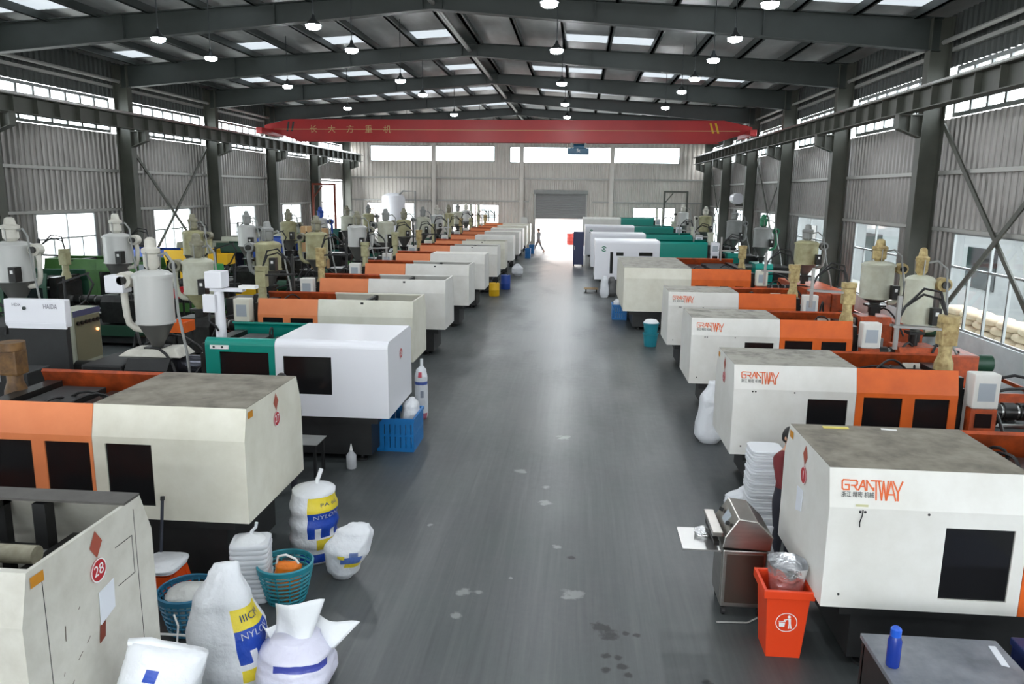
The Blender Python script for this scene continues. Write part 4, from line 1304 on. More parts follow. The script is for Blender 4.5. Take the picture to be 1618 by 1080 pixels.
picker('white robot arm with boxy head on the teal machine at left', -5.62, 11.6, 1.62, -1, NEWWHITE, h=0.9, style='white')
picker('oily brown robot post on the second left machine', -6.35, 8.0, 1.62, -1, BROWNPOST, h=0.62, style='post')
for k, (y, lab) in enumerate(zip(LY, ('cream machine behind the teal one', 'fifth machine', 'sixth machine', 'seventh machine', 'eighth machine', 'ninth machine', 'tenth machine', 'eleventh machine', 'twelfth machine', 'thirteenth machine', 'last machine'))):
    picker('small sprue picker robot on the left %s' % lab, -6.62, y + 0.7, 1.58, -1, (HOPCREAM, OCHRE, HOPCREAM)[k % 3], arm=(GREASE, BLACK, STEEL)[k % 3], h=0.8 + 0.12 * (k % 2), seed=k)
for k, (x, y, lab) in enumerate(((5.14, 10.95, 'second right machine'), (5.14, 14.95, 'third right machine'), (5.14, 18.7, 'fourth right machine'), (5.3, 25.4, 'big cream right machine'), (5.5, 32.8, 'first teal right machine'), (5.6, 38.4, 'second teal right machine'), (5.5, 45.6, 'third teal right machine'))):
    picker('ochre sprue picker robot on the %s' % lab if k < 4 else 'pale sprue picker robot on the %s' % lab, x, y, 1.64 if k < 4 else 1.7, 1, OCHRE if k < 4 else HOPPALE, h=0.72, seed=30 + k)
for k, (y, lab) in enumerate(((15.6, 'dark teal'), (19.4, 'first green'), (23.5, 'bright green'), (27.5, 'yellow and blue'), (31.6, 'beige and green'))):
    picker('sprue picker robot on the %s machine by the left wall' % lab, -13.6, y, 1.6, 1, HOPCREAM, arm=BLACK, h=0.75, seed=60 + k)

# ------------------------------------------------------------------ left side equipment
c = thing('injection_motor_cover', 'white motor cover panel with grey lettering at the left edge', 'machine cover', (-8.5, 11.3, 0))
b = MB(); b.prism_x([(0, 1.92), (-0.02, 2.0), (0, 2.36), (0.14, 2.36), (0.14, 1.92)], -0.52, 0.5); b.build('cover_shell', NEWWHITE, c, bevel=0.02)
b = MB(); b.box(-0.46, 0.51, -0.03, 0.0, 1.9, 1.985); b.build('lower_lip', NEWWHITE, c)
b = MB(); b.box(-0.5, 0.46, 0.03, 0.13, 0.0, 1.92); b.build('support_frame', BED, c)
link('lettering', text_mesh('HAIDA', 0.11, PRINTGREY, squash=0.7), c, loc=(0.26, -0.012, 2.25), rot=FRONT)
link('small_lettering', text_mesh('HDX', 0.07, PRINTGREY), c, loc=(-0.3, -0.012, 2.27), rot=FRONT)
link('knob', disc(0.028, PRINTK, 'knob', 0.02), c, loc=(-0.17, -0.01, 2.22), rot=FRONT)
c = thing('control_cabinet', 'beige control cabinet with row of dials and amber light beside the large hopper', 'cabinet', (-8.72, 12.35, 0))
b = MB(); b.box(-0.32, 0.1, 0, 0.75, 0.0, 2.0); b.build('body', BEIGE, c, bevel=0.015)
b = MB(); b.box(0.1, 0.115, 0.0, 0.75, 1.9, 2.0); b.build('blue_band', mat('dusk_blue', S(70, 72, 104), 0.5), c)
b = MB(); b.box(0.1, 0.11, 0.03, 0.72, 1.1, 1.88); b.build('door_panel', mat('cabinet_khaki', S(120, 116, 92), 0.5), c)
for k in range(6):
    b = MB(); b.cyl((0.11, 0.1 + k * 0.11, 1.78), (0.14, 0.1 + k * 0.11, 1.78), 0.035, 12); b.build('dial', GREASE, c)
b = MB(); b.cyl((0.11, 0.62, 1.6), (0.14, 0.62, 1.6), 0.025, 10); b.build('indicator', AMBERLED, c)
for x in (-0.22, -0.02):
    b = MB(); b.cyl((x, 0, 1.78), (x, -0.015, 1.78), 0.015, 8); b.build('bolt', GREASE, c)
c = thing('switch_cabinet', 'dark grey low switch cabinet with two red lights at left', 'cabinet', (-8.3, 10.0, 0))
b = MB(); b.box(-0.5, 0.55, 0, 0.5, 0.0, 1.5); b.build('body', BED, c, bevel=0.015)
for dx, dz in ((-0.38, 1.42), (-0.2, 1.42), (-0.18, 1.3)):
    b = MB(); b.cyl((dx, 0, dz), (dx, -0.02, dz), 0.016, 8); b.build('indicator', REDLED, c)
b = MB(); b.box(-0.1, 0.15, -0.012, 0, 1.36, 1.46); b.build('label_plate', GREYPAINT, c)
b = MB(); b.box(0.35, 0.55, -0.012, 0, 0.9, 1.3); b.build('pale_panel', BEIGE, c)
c = thing('blue_drum', 'dark blue plastic drum behind the second left machine', 'drum', (-8.25, 9.2, 0))
b = MB(); b.lathe([(0.2, 0), (0.22, 0.03), (0.23, 0.3), (0.235, 0.32), (0.23, 0.34), (0.23, 0.62), (0.235, 0.64), (0.23, 0.66), (0.22, 1.2), (0.19, 1.26)], n=24); b.build('body', NAVY, c, smooth=True)
b = MB(); b.cyl((0.1, 0, 1.26), (0.1, 0, 1.3), 0.03, 10); b.build('cap', BLACK, c)
b = MB()
tank = thing('storage_tank', 'tall white storage tank against the end wall at far left', 'tank', (-13.7, 56.9, 0))
b = MB(); b.lathe([(0.85, 0.5), (0.87, 0.55), (0.87, 3.5), (0.8, 3.75), (0.4, 3.95)], n=28); b.build('vessel', NEWWHITE, tank, smooth=True)
for a in (0.4, 2.5, 4.6):
    b = MB(); b.cyl((0.7 * math.cos(a), 0.7 * math.sin(a), 0), (0.7 * math.cos(a), 0.7 * math.sin(a), 0.55), 0.06, 8); b.build('leg', GREYPAINT, tank)
b = MB(); b.tube([(0.5, -0.3, 3.8), (0.8, -0.3, 4.1), (1.7, -0.3, 4.1), (1.7, -0.3, 0.1)], 0.06, 8); b.build('outlet_pipe', GREYPAINT, tank, smooth=True)


def gantry(label, x, y, w, h, m):
    g = thing('pipe_gantry', label, 'pipe gantry', (x, y, 0))
    for dx in (0, w):
        b = MB(); b.box(dx - 0.06, dx + 0.06, -0.06, 0.06, 0, h); b.build('post', m, g)
    b = MB(); b.box(-0.06, w + 0.06, -0.06, 0.06, h, h + 0.12); b.build('crossbar', m, g)
    b = MB(); b.bar((0.05, 0, h - 0.7), (0.6, 0, h - 0.02), 0.07); b.build('knee_brace', m, g)


gantry('red brown pipe frame by the far left doorway', -16.2, 46.6, 1.35, 4.4, RUST)
gantry('dark pipe frame against the end wall at far right', 6.1, 56.6, 1.6, 4.2, COLUMN)

# ------------------------------------------------------------------ sacks and bags
def print_mat(name, base, rects, rough=0.35, bump=0.55):
    """film with flat print: rects = (u0,u1,v0,v1,colour) in the bag's UV"""
    m = bpy.data.materials.new(name)
    m.use_nodes = True
    nt = m.node_tree
    b = nt.nodes['Principled BSDF']
    b.inputs['Roughness'].default_value = rough
    uv = nt.nodes.new('ShaderNodeUVMap')
    uv.uv_map = 'UVMap'
    sp = nt.nodes.new('ShaderNodeSeparateXYZ')
    nt.links.new(uv.outputs[0], sp.inputs[0])
    geo = nt.nodes.new('ShaderNodeNewGeometry')
    cur = None

    def cmp(sock, a, c):
        g = nt.nodes.new('ShaderNodeMath'); g.operation = 'GREATER_THAN'; nt.links.new(sock, g.inputs[0]); g.inputs[1].default_value = a
        l = nt.nodes.new('ShaderNodeMath'); l.operation = 'LESS_THAN'; nt.links.new(sock, l.inputs[0]); l.inputs[1].default_value = c
        k = nt.nodes.new('ShaderNodeMath'); k.operation = 'MULTIPLY'; nt.links.new(g.outputs[0], k.inputs[0]); nt.links.new(l.outputs[0], k.inputs[1])
        return k.outputs[0]
    for (u0, u1, v0, v1, col) in rects:
        k = nt.nodes.new('ShaderNodeMath'); k.operation = 'MULTIPLY'
        nt.links.new(cmp(sp.outputs[0], u0, u1), k.inputs[0]); nt.links.new(cmp(sp.outputs[1], v0, v1), k.inputs[1])
        mx = nt.nodes.new('ShaderNodeMix'); mx.data_type = 'RGBA'
        nt.links.new(k.outputs[0], mx.inputs[0])
        if cur is None:
            mx.inputs[6].default_value = base
        else:
            nt.links.new(cur, mx.inputs[6])
        mx.inputs[7].default_value = col
        cur = mx.outputs[2]
    if cur is not None:
        nt.links.new(cur, b.inputs['Base Color'])
    else:
        b.inputs['Base Color'].default_value = base
    n = nt.nodes.new('ShaderNodeTexNoise'); n.inputs['Scale'].default_value = 13; n.inputs['Detail'].default_value = 5
    nt.links.new(geo.outputs['Position'], n.inputs['Vector'])
    bp = nt.nodes.new('ShaderNodeBump'); bp.inputs['Strength'].default_value = bump; bp.inputs['Distance'].default_value = 0.03
    nt.links.new(n.outputs['Fac'], bp.inputs['Height']); nt.links.new(bp.outputs[0], b.inputs['Normal'])
    return m


def interp(tab, v):
    for (a, b) in zip(tab[:-1], tab[1:]):
        if v <= b[0]:
            q = (v - a[0]) / max(1e-6, b[0] - a[0])
            q = q * q * (3 - 2 * q)
            return [a[i] + (b[i] - a[i]) * q for i in range(1, len(a))]
    return list(tab[-1][1:])


def sack_point(tab, h, seed, crumple, power=2.6, rings=0):
    def P(u, v):
        rx, ry, ox, oy = interp(tab, v)
        a = 2 * PI * u
        c, s = math.cos(a), math.sin(a)
        k = (abs(c) ** power + abs(s) ** power) ** (-1 / power)
        p = Vector((rx * c * k + ox, ry * s * k + oy, h * v))
        nz = mnoise.noise(Vector((c * 2.2 + seed, s * 2.2, v * 4))) * 0.6 + mnoise.noise(Vector((c * 5 + seed, s * 5, v * 9))) * 0.35
        amp = crumple * min(1, v * 8)
        q = Vector((c, s, 0)) * nz * amp
        if rings:
            q += Vector((c, s, 0)) * 0.012 * math.sin(v * rings * 2 * PI)
        return p + q
    return P


def sack_mesh(name, P, m, nu=44, nv=30, cap_top=True, uvrot=0.0):
    vs, fs, uv = [], [], []
    for j in range(nv + 1):
        for i in range(nu):
            vs.append(P(i / nu, j / nv))
    for j in range(nv):
        for i in range(nu):
            i2 = (i + 1) % nu
            fs.append((j * nu + i, j * nu + i2, (j + 1) * nu + i2, (j + 1) * nu + i))
            uv.append([(i / nu, j / nv), ((i + 1) / nu, j / nv), ((i + 1) / nu, (j + 1) / nv), (i / nu, (j + 1) / nv)])
    fs.append(tuple(range(nu))[::-1]); uv.append([(0.999, 0)] * nu)
    if cap_top:
        fs.append(tuple(nv * nu + i for i in range(nu))); uv.append([(0.999, 1)] * nu)
    me = bpy.data.meshes.new(name)
    me.from_pydata([tuple(p) for p in vs], [], fs)
    lay = me.uv_layers.new(name='UVMap')
    k = 0
    for q in uv:
        for c in q:
            lay.data[k].uv = c
            k += 1
    me.materials.append(m)
    for p in me.polygons:
        p.use_smooth = True
    return me


def wrap_text(txt, size, m, P, u, v, du, dv, off=0.006):
    """print lettering laid on a sack: local x -> u, local y -> v"""
    src = text_mesh(txt, 1.0, m)
    me = src.copy()
    w = max(abs(q.co.x) for q in me.vertices) or 1
    hh = max(abs(q.co.y) for q in me.vertices) or 1
    for q in me.vertices:
        uu, vv = u + q.co.x / w * du / 2, v + q.co.y / hh * dv / 2
        p = P(uu, vv)
        nrm = (P(uu + 0.01, vv) - P(uu - 0.01, vv)).cross(P(uu, vv + 0.01) - P(uu, vv - 0.01)).normalized()
        q.co = p + nrm * off
    return me


YEL = S(236, 214, 60)
BLU = PRINTBLUE
LETW = mat('bag_white_lettering', S(236, 238, 244), 0.5)
LETB = mat('bag_blue_lettering', S(60, 90, 150), 0.5)
FILMW = S(230, 233, 238)
PRINT_A = print_mat('printed_sack_film', FILMW, [(0.66, 0.98, 0.7, 0.9, YEL), (0.66, 0.98, 0.36, 0.7, BLU), (0.71, 0.75, 0.3, 0.5, FILMW), (0.82, 0.86, 0.26, 0.46, FILMW), (0.66, 0.98, 0.2, 0.34, YEL), (0.66, 0.72, 0.2, 0.36, FILMW), (0.6, 0.98, 0.03, 0.14, BLU)])
PRINT_B = print_mat('printed_tall_sack_film', FILMW, [(0.80, 1.0, 0.5, 0.66, YEL), (0.80, 1.0, 0.22, 0.5, BLU), (0.85, 0.88, 0.12, 0.32, FILMW), (0.93, 0.96, 0.1, 0.3, FILMW), (0.80, 1.0, 0.05, 0.17, YEL)])
PRINT_C = print_mat('printed_small_sack_film', FILMW, [(0.74, 0.9, 0.36, 0.5, S(90, 120, 190)), (0.78, 0.93, 0.28, 0.36, YEL), (0.8, 0.86, 0.5, 0.58, S(110, 130, 180)), (0.72, 0.77, 0.46, 0.53, YEL)])
PRINT_P = print_mat('plain_sack_film', FILMW, [])
PRINT_D = print_mat('corner_print_sack_film', FILMW, [(0.70, 0.75, 0.8, 0.87, BLU), (0.74, 0.87, 0.7, 0.8, YEL), (0.78, 0.83, 0.72, 0.77, FILMW), (0.8, 0.93, 0.62, 0.71, BLU)])
PRINT_E = print_mat('printed_band_sack_film', S(226, 229, 234), [(0.0, 1.0, 0.66, 0.72, S(70, 90, 160)), (0.7, 0.8, 0.8, 0.9, S(190, 60, 80)), (0.76, 0.84, 0.42, 0.55, S(150, 156, 170)), (0.7, 0.95, 0.0, 0.12, S(190, 110, 130))])


def sack(label, loc, h, tab, m, seed, crumple=0.02, rz=0.0, name='plastic_sack', power=2.6, knot=None, group='white plastic sacks', rings=0, words=(), open_top=False):
    P = sack_point(tab, h, seed, crumple, power, rings)
    o = thing(name, label, 'sack', loc, rz, group)
    link('film', sack_mesh('film', P, m, cap_top=not open_top), o)
    if knot:
        x, y, r, L, lean = knot
        z = h * 0.985
        b = MB()
        b.tube([(x, y, z - 0.03), (x + lean * 0.2, y, z + L * 0.3), (x + lean * 0.6, y, z + L * 0.65), (x + lean, y, z + L)], r, 8)
        b.v = [(p[0], p[1], p[2]) for p in b.v]
        b.build('knot', PLASTIC, o, smooth=True)
    for (txt, mm, u, v, du, dv) in words:
        link('lettering', wrap_text(txt, 1, mm, P, u, v, du, dv), o)
    return o


sack('tall round sack of white rolls with yellow and blue print, tied at the top', (-2.9, 7.95, 0), 0.86,
     [(0, .25, .25, 0, 0), (.2, .265, .265, 0, 0), (.82, .255, .255, .01, 0), (.93, .23, .23, .02, 0), (.985, .1, .1, .04, 0), (1, .05, .05, .05, 0)], PRINT_A, 3.1, 0.012, rz=0.62, power=2.1, knot=(.05, 0, .025, .17, .06), rings=4.5,
     words=(('NYLON', LETW, 0.8, 0.64, 0.2, 0.07), ('PA 66', LETB, 0.82, 0.8, 0.14, 0.05)))
sack('small crumpled white sack with blue and yellow print leaning beside the tall sack', (-2.38, 7.5, 0), 0.62,
     [(0, .1, .08, -.06, 0), (.15, .17, .14, -.04, 0), (.55, .25, .19, .0, 0), (.85, .2, .1, .09, 0), (1, .1, .04, .14, 0)], PRINT_C, 8.4, 0.03, power=2.2)
sack('largest white sack in the left foreground with yellow and blue printed stripe', (-2.9, 5.75, 0), 1.02,
     [(0, .3, .27, 0.05, 0), (.12, .33, .3, 0.04, 0), (.4, .32, .28, 0.0, 0), (.7, .235, .19, -.02, 0), (.92, .13, .07, .01, 0), (1, .1, .025, .03, 0)], PRINT_B, 1.7, 0.02, rz=0.32, power=2.4,
     words=(('NYLON', LETW, 0.9, 0.45, 0.15, 0.06), ('IIICM', LETB, 0.9, 0.58, 0.12, 0.06)))
bg = sack('open white sack with two stiff flaps standing at the bottom left of the aisle', (-2.28, 5.72, 0), 0.42,
     [(0, .28, .25, 0, 0), (.2, .33, .3, 0, 0), (.7, .3, .27, 0, 0), (1, .2, .17, 0, 0)], print_mat('lilac_tint_film', S(222, 222, 240), [(0.7, 0.95, 0.55, 0.7, S(70, 80, 170))]), 5.9, 0.035)
def flap(P0, W, Hh, lean, side, parent, twist=0.0):
    b = MB()
    n = 10
    for j in range(n + 1):
        v = j / n
        for i in range(n + 1):
            u = i / n
            x = P0[0] + (u - .5) * W * (1 + 0.25 * v) + lean * v
            y = P0[1] + side * v * v + 0.05 * math.sin(u * 5 + v * 3) + twist * (u - .5) * v
            z = P0[2] + Hh * v * (1 - 0.1 * (u - .3) ** 2)
            b.v.append((x, y, z))
    for j in range(n):
        for i in range(n):
            b.f.append((j * (n + 1) + i, j * (n + 1) + i + 1, (j + 1) * (n + 1) + i + 1, (j + 1) * (n + 1) + i))
    me = b.mesh('flap', PLASTIC, smooth=True, fix=False)
    o = link('flap', me, parent)
    md = o.modifiers.new('thickness', 'SOLIDIFY'); md.thickness = 0.006
    return o
flap((-0.04, -0.03, 0.3), 0.3, 0.42, 0.08, 0.03, bg, 0.1)
flap((0.17, 0.05, 0.3), 0.3, 0.2, 0.16, 0.08, bg, -0.1)
flap((-0.22, 0.02, 0.3), 0.12, 0.16, -0.02, 0.02, bg)
sk = sack('white sack with rolled top beside machine 28 at the bottom edge', (-2.95, 4.55, 0), 0.98,
     [(0, .24, .2, 0, 0), (.2, .29, .24, 0, 0), (.7, .27, .2, 0, 0), (.92, .27, .1, .02, 0), (1, .26, .05, .03, 0)], PRINT_D, 6.6, 0.018, rz=0.15)
b = MB(); b.tube([(-0.24, 0, 0.96), (-.1, 0, 0.99), (0.1, 0, 0.96), (0.29, 0, 0.94)], 0.03, 10); b.build('rolled_edge', PLASTIC, sk, smooth=True)
sk.rotation_euler = (0, 0.2, 0.15); sk.location.z = 0.05
sack('pinkish clear bag on the floor beside the blue basket at left', (-3.72, 6.72, 0), 0.26, [(0, .2, .14, 0, 0), (.3, .24, .17, 0, 0), (.8, .16, .11, 0.02, 0), (1, .05, .03, .05, 0)], print_mat('pinkish_film', S(212, 196, 200), []), 12.2, 0.035)
sack('slim standing bag of cups with blue printed band near the blue crate', (-2.78, 13.45, 0), 0.98, [(0, .1, .1, 0, 0), (.1, .12, .12, 0, 0), (.8, .115, .115, 0, 0), (.93, .09, .09, 0, 0), (1, .03, .03, .01, 0)], PRINT_E, 4.2, 0.01, power=2.1, knot=(0.01, 0, .028, .15, .0))
sack('tall white bag hanging in folds behind the second right machine', (2.3, 12.75, 0), 1.02, [(0, .16, .2, 0, 0), (.1, .24, .24, 0, 0), (.7, .19, .2, .02, 0), (1, .12, .12, .08, 0)], PRINT_P, 9.9, 0.03)
sack('flat white bag lying on the floor under the second right machine', (2.32, 9.95, 0), 0.3, [(0, .26, .16, 0, 0), (.4, .24, .14, 0, 0), (.8, .12, .1, .05, 0), (1, .06, .04, .08, 0)], PRINT_P, 10.7, 0.04)
sack('round white sack beside the eighth left machine', (-2.98, 38.4, 0), 0.6, [(0, .18, .18, 0, 0), (.25, .28, .28, 0, 0), (.6, .28, .28, 0, 0), (.9, .14, .14, 0, 0), (1, .05, .05, 0, 0)], PRINT_P, 2.5, 0.03)
sack('white bag standing under the first teal machine on the right', (1.12, 30.9, 0), 0.85, [(0, .14, .14, 0, 0), (.2, .18, .18, 0, 0), (.8, .14, .14, 0, 0), (1, .07, .07, 0, 0)], PRINT_P, 7.5, 0.03)
sack('grey bag standing behind the white bag on the right', (1.42, 31.2, 0), 0.8, [(0, .14, .14, 0, 0), (.2, .2, .2, 0, 0), (.8, .16, .16, 0, 0), (1, .08, .08, 0, 0)], print_mat('dark_grey_film', S(92, 92, 92), []), 17.5, 0.03)
sack('crumpled white paper bag between sealer and nearest right machine', (2.02, 7.9, 0), 0.62, [(0, .15, .12, 0, 0), (.3, .19, .15, 0, 0), (.8, .14, .1, .0, 0), (1, .13, .03, .02, 0)], PRINT_P, 22.5, 0.04, name='paper_bag')


# ------------------------------------------------------------------ stacks of trays
def tray_stack(label, loc, w, d, step, n, jitter, seed, wrap=None, rz=0.0):
    o = thing('tray_stack', label, 'tray stack', loc, rz, 'stacks of white trays')
    rd = random.Random(seed)
    key = ('tray', w, d, step)
    def tr():
        b = MB()
        n8 = 28
        prof = [(0.965, 0.0), (1.0, step * 0.2), (1.0, step * 0.75), (0.965, step * 0.98)]
        vs, fs = [], []
        for (k, z) in prof:
            for i in range(n8):
                a = 2 * PI * i / n8
                c, s = math.cos(a), math.sin(a)
                q = (abs(c) ** 7 + abs(s) ** 7) ** (-1 / 7)
                vs.append((w / 2 * c * q * k, d / 2 * s * q * k, z))
        for j in range(3):
            for i in range(n8):
                i2 = (i + 1) % n8
                fs.append((j * n8 + i, j * n8 + i2, (j + 1) * n8 + i2, (j + 1) * n8 + i))
        fs.append(tuple(range(n8))[::-1]); fs.append(tuple(3 * n8 + i for i in range(n8)))
        b.add(vs, fs)
        return b.mesh('tray', TRAYM, smooth=True)
    for k in range(n):
        cached(key, 'tray', o, tr, loc=(rd.uniform(-jitter, jitter), rd.uniform(-jitter, jitter), k * step), rot=(0, 0, rd.uniform(-0.03, 0.03)))
    if wrap:
        b = MB(); z = n * step
        b.lathe([(w * 0.42, z - 0.01), (w * 0.3, z + 0.03), (0.05, z + 0.05), (0.03, z + 0.06)], n=18); b.build('bag_top', PLASTIC, o, smooth=True)
        b = MB(); b.tube([(0, 0, z + 0.04), (0.02, 0, z + 0.09), (0.06, 0, z + 0.13), (0.07, 0, z + 0.18)], 0.016, 7); b.build('knot', PLASTIC, o, smooth=True)
    return o


tray_stack('bagged stack of white square trays beside the teal basket', (-3.22, 7.0, 0), 0.38, 0.34, 0.052, 12, 0.005, 3, wrap=True, rz=0.2)
tray_stack('tall stack of thin white trays behind the stainless sealer', (2.38, 9.3, 0), 0.4, 0.4, 0.034, 31, 0.01, 5)

# ------------------------------------------------------------------ baskets, crates, buckets
def basket(label, loc, r, h, m, bars=26, rings=6, name='round_basket'):
    o = thing(name, label, 'basket', loc, group='plastic laundry baskets')
    rb = r * 0.72
    b = MB(); b.lathe([(rb, 0), (rb, 0.02)], n=26); b.build('bottom', m, o)
    def ringm(rr, z, t):
        q = MB(); q.tube([(rr * math.cos(2 * PI * k / 32), rr * math.sin(2 * PI * k / 32), z) for k in range(33)], t, 6); return q
    for k in range(rings):
        f = (k + 0.6) / rings
        ringm(rb + (r - rb) * f, 0.02 + (h - 0.06) * f * 0.95, 0.011).build('hoop', m, o, smooth=True)
    rim = MB(); rim.lathe([(r * 0.98, h - 0.05), (r * 1.04, h - 0.05), (r * 1.06, h), (r * 1.0, h + 0.012), (r * 0.98, h)], n=32, close=False); rim.build('rim', m, o, smooth=True)
    for k in range(bars):
        a = 2 * PI * k / bars
        def bm():
            q = MB(); q.bar((rb, 0, 0.01), (r, 0, h - 0.03), 0.016, 0.01); return q.mesh('rib', m)
        cached(('rib', r, h, m.name), 'rib', o, bm, rot=(0, 0, a))
    return o


basket('round teal openwork basket holding an orange bag', (-2.87, 7.0, 0), 0.27, 0.4, TEALBASK, bars=12, rings=7)
sack('orange shopping bag with white handle in the teal basket', (-2.85, 6.98, 0.025), 0.38, [(0, .12, .1, 0, 0), (.4, .15, .12, 0, 0), (.9, .13, .08, 0.02, 0), (1, .1, .04, .02, 0)], BAGORANGE, 14.0, 0.02, name='shopping_bag', group='bags in baskets', knot=None)
hb = MB(); hb.tube([(-0.1, 0, 0.36), (-.08, 0, .44), (0, 0, 0.46), (.1, 0, .42), (.13, 0, .37)], 0.012, 7)
hb.build('handle', PRINTW, bpy.data.objects['shopping_bag'], smooth=True)
basket('blue oval basket of packaging scraps beside machine 28', (-3.55, 6.35, 0.02), 0.27, 0.4, mat('blue_teal_plastic', S(44, 116, 150), 0.4))
sack('clear bag of packaging scraps filling the blue basket', (-3.55, 6.35, 0.045), 0.4, [(0, .17, .17, 0, 0), (.5, .2, .2, 0, 0), (.85, .2, .2, 0, 0), (1, .08, .08, 0, 0)], print_mat('scrap_film', S(206, 208, 206), [(0.6, 0.7, 0.7, 0.85, S(60, 70, 60)), (0.75, 0.85, 0.7, 0.8, S(226, 226, 190))]), 15.0, 0.03, group='bags in baskets')


def crate(label, loc, w, d, h, m, rz=0.0, slots=7, group='plastic crates'):
    o = thing('plastic_crate', label, 'crate', loc, rz, group)
    t = 0.018
    b = MB(); b.box(0, w, 0, d, 0, t); b.build('bottom', m, o)
    for nm, (u0, u1), pl in (('side', (0, w), lambda a, z, c: (a, c, z)), ('side', (0, w), lambda a, z, c: (a, d - c, z)), ('side', (t, d - t), lambda a, z, c: (c, a, z)), ('side', (t, d - t), lambda a, z, c: (w - c, a, z))):
        hs = []
        n = slots
        st = (u1 - u0) / n
        for k in range(n):
            for (z0, z1) in ((h * .12, h * .45), (h * .52, h * .82)):
                hs.append((u0 + st * (k + .42), u0 + st * (k + .58), z0, z1))
        q = MB(); slab(q, u0, u1, t, h, hs, pl, t); q.build(nm, m, o)
    for (x0, x1, y0, y1) in ((-.015, w + .015, -.015, 0), (-.015, w + .015, d, d + .015), (-.015, 0, 0, d), (w, w + .015, 0, d)):
        q = MB(); q.box(x0, x1, y0, y1, h - 0.05, h); q.build('rim', m, o)
    return o


crate('bright blue plastic crate under the corner of the teal machine', (-3.12, 11.55, 0), 0.6, 0.78, 0.55, BLUECRATE)
sack('white bag bulging from the bright blue crate by the teal machine', (-2.68, 12.05, 0.025), 0.74, [(0, .1, .2, 0, 0), (.5, .14, .26, 0, 0), (.85, .13, .2, .01, 0), (1, .04, .07, .03, 0)], PRINT_P, 19.0, 0.025, group='bags in crates')
crate('blue plastic crate in the aisle beside the big cream machine', (1.2, 25.3, 0), 0.48, 0.7, 0.5, BLUECRATE)
sack('white bag spilling from the blue crate at the big cream machine', (1.42, 25.65, 0.025), 0.62, [(0, .14, .2, 0, 0), (.5, .17, .24, 0, 0), (.85, .14, .2, -.03, 0), (1, .04, .07, -.06, 0)], PRINT_P, 18.0, 0.03, group='bags in crates')
bk = thing('stacked_buckets', 'two nested teal buckets with a white bag beside the fourth right machine', 'bucket', (2.06, 20.95, 0))
for z in (0.0, 0.28):
    b = MB(); b.lathe([(0.16, z), (0.165, z + .01), (0.205, z + .33), (0.22, z + .34), (0.22, z + .37), (0.2, z + .37), (0.19, z + 0.34), (0.15, z + 0.03)], n=24, close=False); b.build('bucket', TEALBASK, bk, smooth=True)
b = MB(); b.lathe([(0.19, .55), (0.21, .66), (0.15, .73), (0.05, .75)], n=18); b.build('white_liner', PLASTIC, bk, smooth=True)

# stool with bag, rod, rack
st = thing('plastic_stool', 'orange plastic stool under a white bag beside the second left machine', 'stool', (-4.0, 6.72, 0))
b = MB(); b.box(-0.16, 0.16, -0.16, 0.16, 0.4, 0.43); b.build('seat', STOOLO, st, bevel=0.012)
for sx in (-1, 1):
    for sy in (-1, 1):
        b = MB(); b.hexa([(sx * .19 - .03, sy * .19 - .03, 0), (sx * .19 + .03, sy * .19 - .03, 0), (sx * .19 + .03, sy * .19 + .03, 0), (sx * .19 - .03, sy * .19 + .03, 0), (sx * .13 - .03, sy * .13 - .03, .4), (sx * .13 + .03, sy * .13 - .03, .4), (sx * .13 + .03, sy * .13 + .03, .4), (sx * .13 - .03, sy * .13 + .03, .4)]); b.build('leg', STOOLO, st)
for (x0, x1, y0, y1) in ((-.12, .12, -.165, -.15), (-.12, .12, .15, .165), (-.165, -.15, -.12, .12), (.15, .165, -.12, .12)):
    b = MB(); b.box(x0, x1, y0, y1, 0.22, 0.4); b.build('apron', STOOLO, st)
sack('white folded bag lying on the orange stool', (-4.0, 6.72, 0.432), 0.07, [(0, .19, .2, 0, 0), (.6, .2, .22, 0, 0), (1, .14, .16, .02, 0)], PRINT_P, 21.0, 0.012, power=4, group='bags on furniture')
rdx = thing('broom_handle', 'dark upright broom handle leaning on the second left machine', 'pole', (-4.12, 6.9, 0))
b = MB(); b.cyl((0, -0.08, 0.0), (0, 0.1, 1.0), 0.016, 10); b.build('shaft', mat('dark_slate_tube', S(44, 48, 60), 0.4), rdx, smooth=True)
b = MB(); b.cyl((0, 0.1, 1.0), (0, 0.108, 1.04), 0.021, 10); b.build('end_cap', BLACK, rdx)
rk = thing('wire_rack', 'low white wire rack under the blue basket beside machine 28', 'rack', (-3.55, 5.95, 0))
for k, y in enumerate((0.0, 0.14)):
    b = MB(); b.cyl((-0.3, y, 0.1), (0.45, y, 0.1), 0.012, 8); b.build('rail', PRINTW, rk, smooth=True)
for x in (-0.28, 0.42):
    b = MB(); b.tube([(x, 0, 0), (x, 0, 0.1), (x, 0.14, 0.1), (x, 0.14, 0)], 0.012, 7); b.build('leg', PRINTW, rk, smooth=True)
cd_ = MB(); cd_.tube([(0.1, -0.05, 0.42), (0.16, -0.1, 0.35), (0.15, -0.12, 0.2), (0.2, -0.14, 0.1), (0.28, -0.2, 0.008), (0.4, -0.35, 0.008)], 0.009, 6)
cd_.build('white_cord', PRINTW, rk, smooth=True)
bt = thing('lubricant_bottle', 'pale grey squeeze bottle on the floor under the teal machine', 'bottle', (-3.3, 10.75, 0))
b = MB(); b.lathe([(0.07, 0), (0.075, 0.02), (0.075, 0.2), (0.03, 0.26), (0.025, 0.28)], n=16); b.build('body', mat('bottle_grey', S(190, 192, 196), 0.4), bt, smooth=True)
b = MB(); b.lathe([(0.026, 0.28), (0.02, 0.31), (0.006, 0.38)], n=10); b.build('nozzle', PRINTW, bt, smooth=True)
bd = thing('steel_plate', 'light steel plate on blocks under the teal machine', 'plate', (-4.0, 10.45, 0))
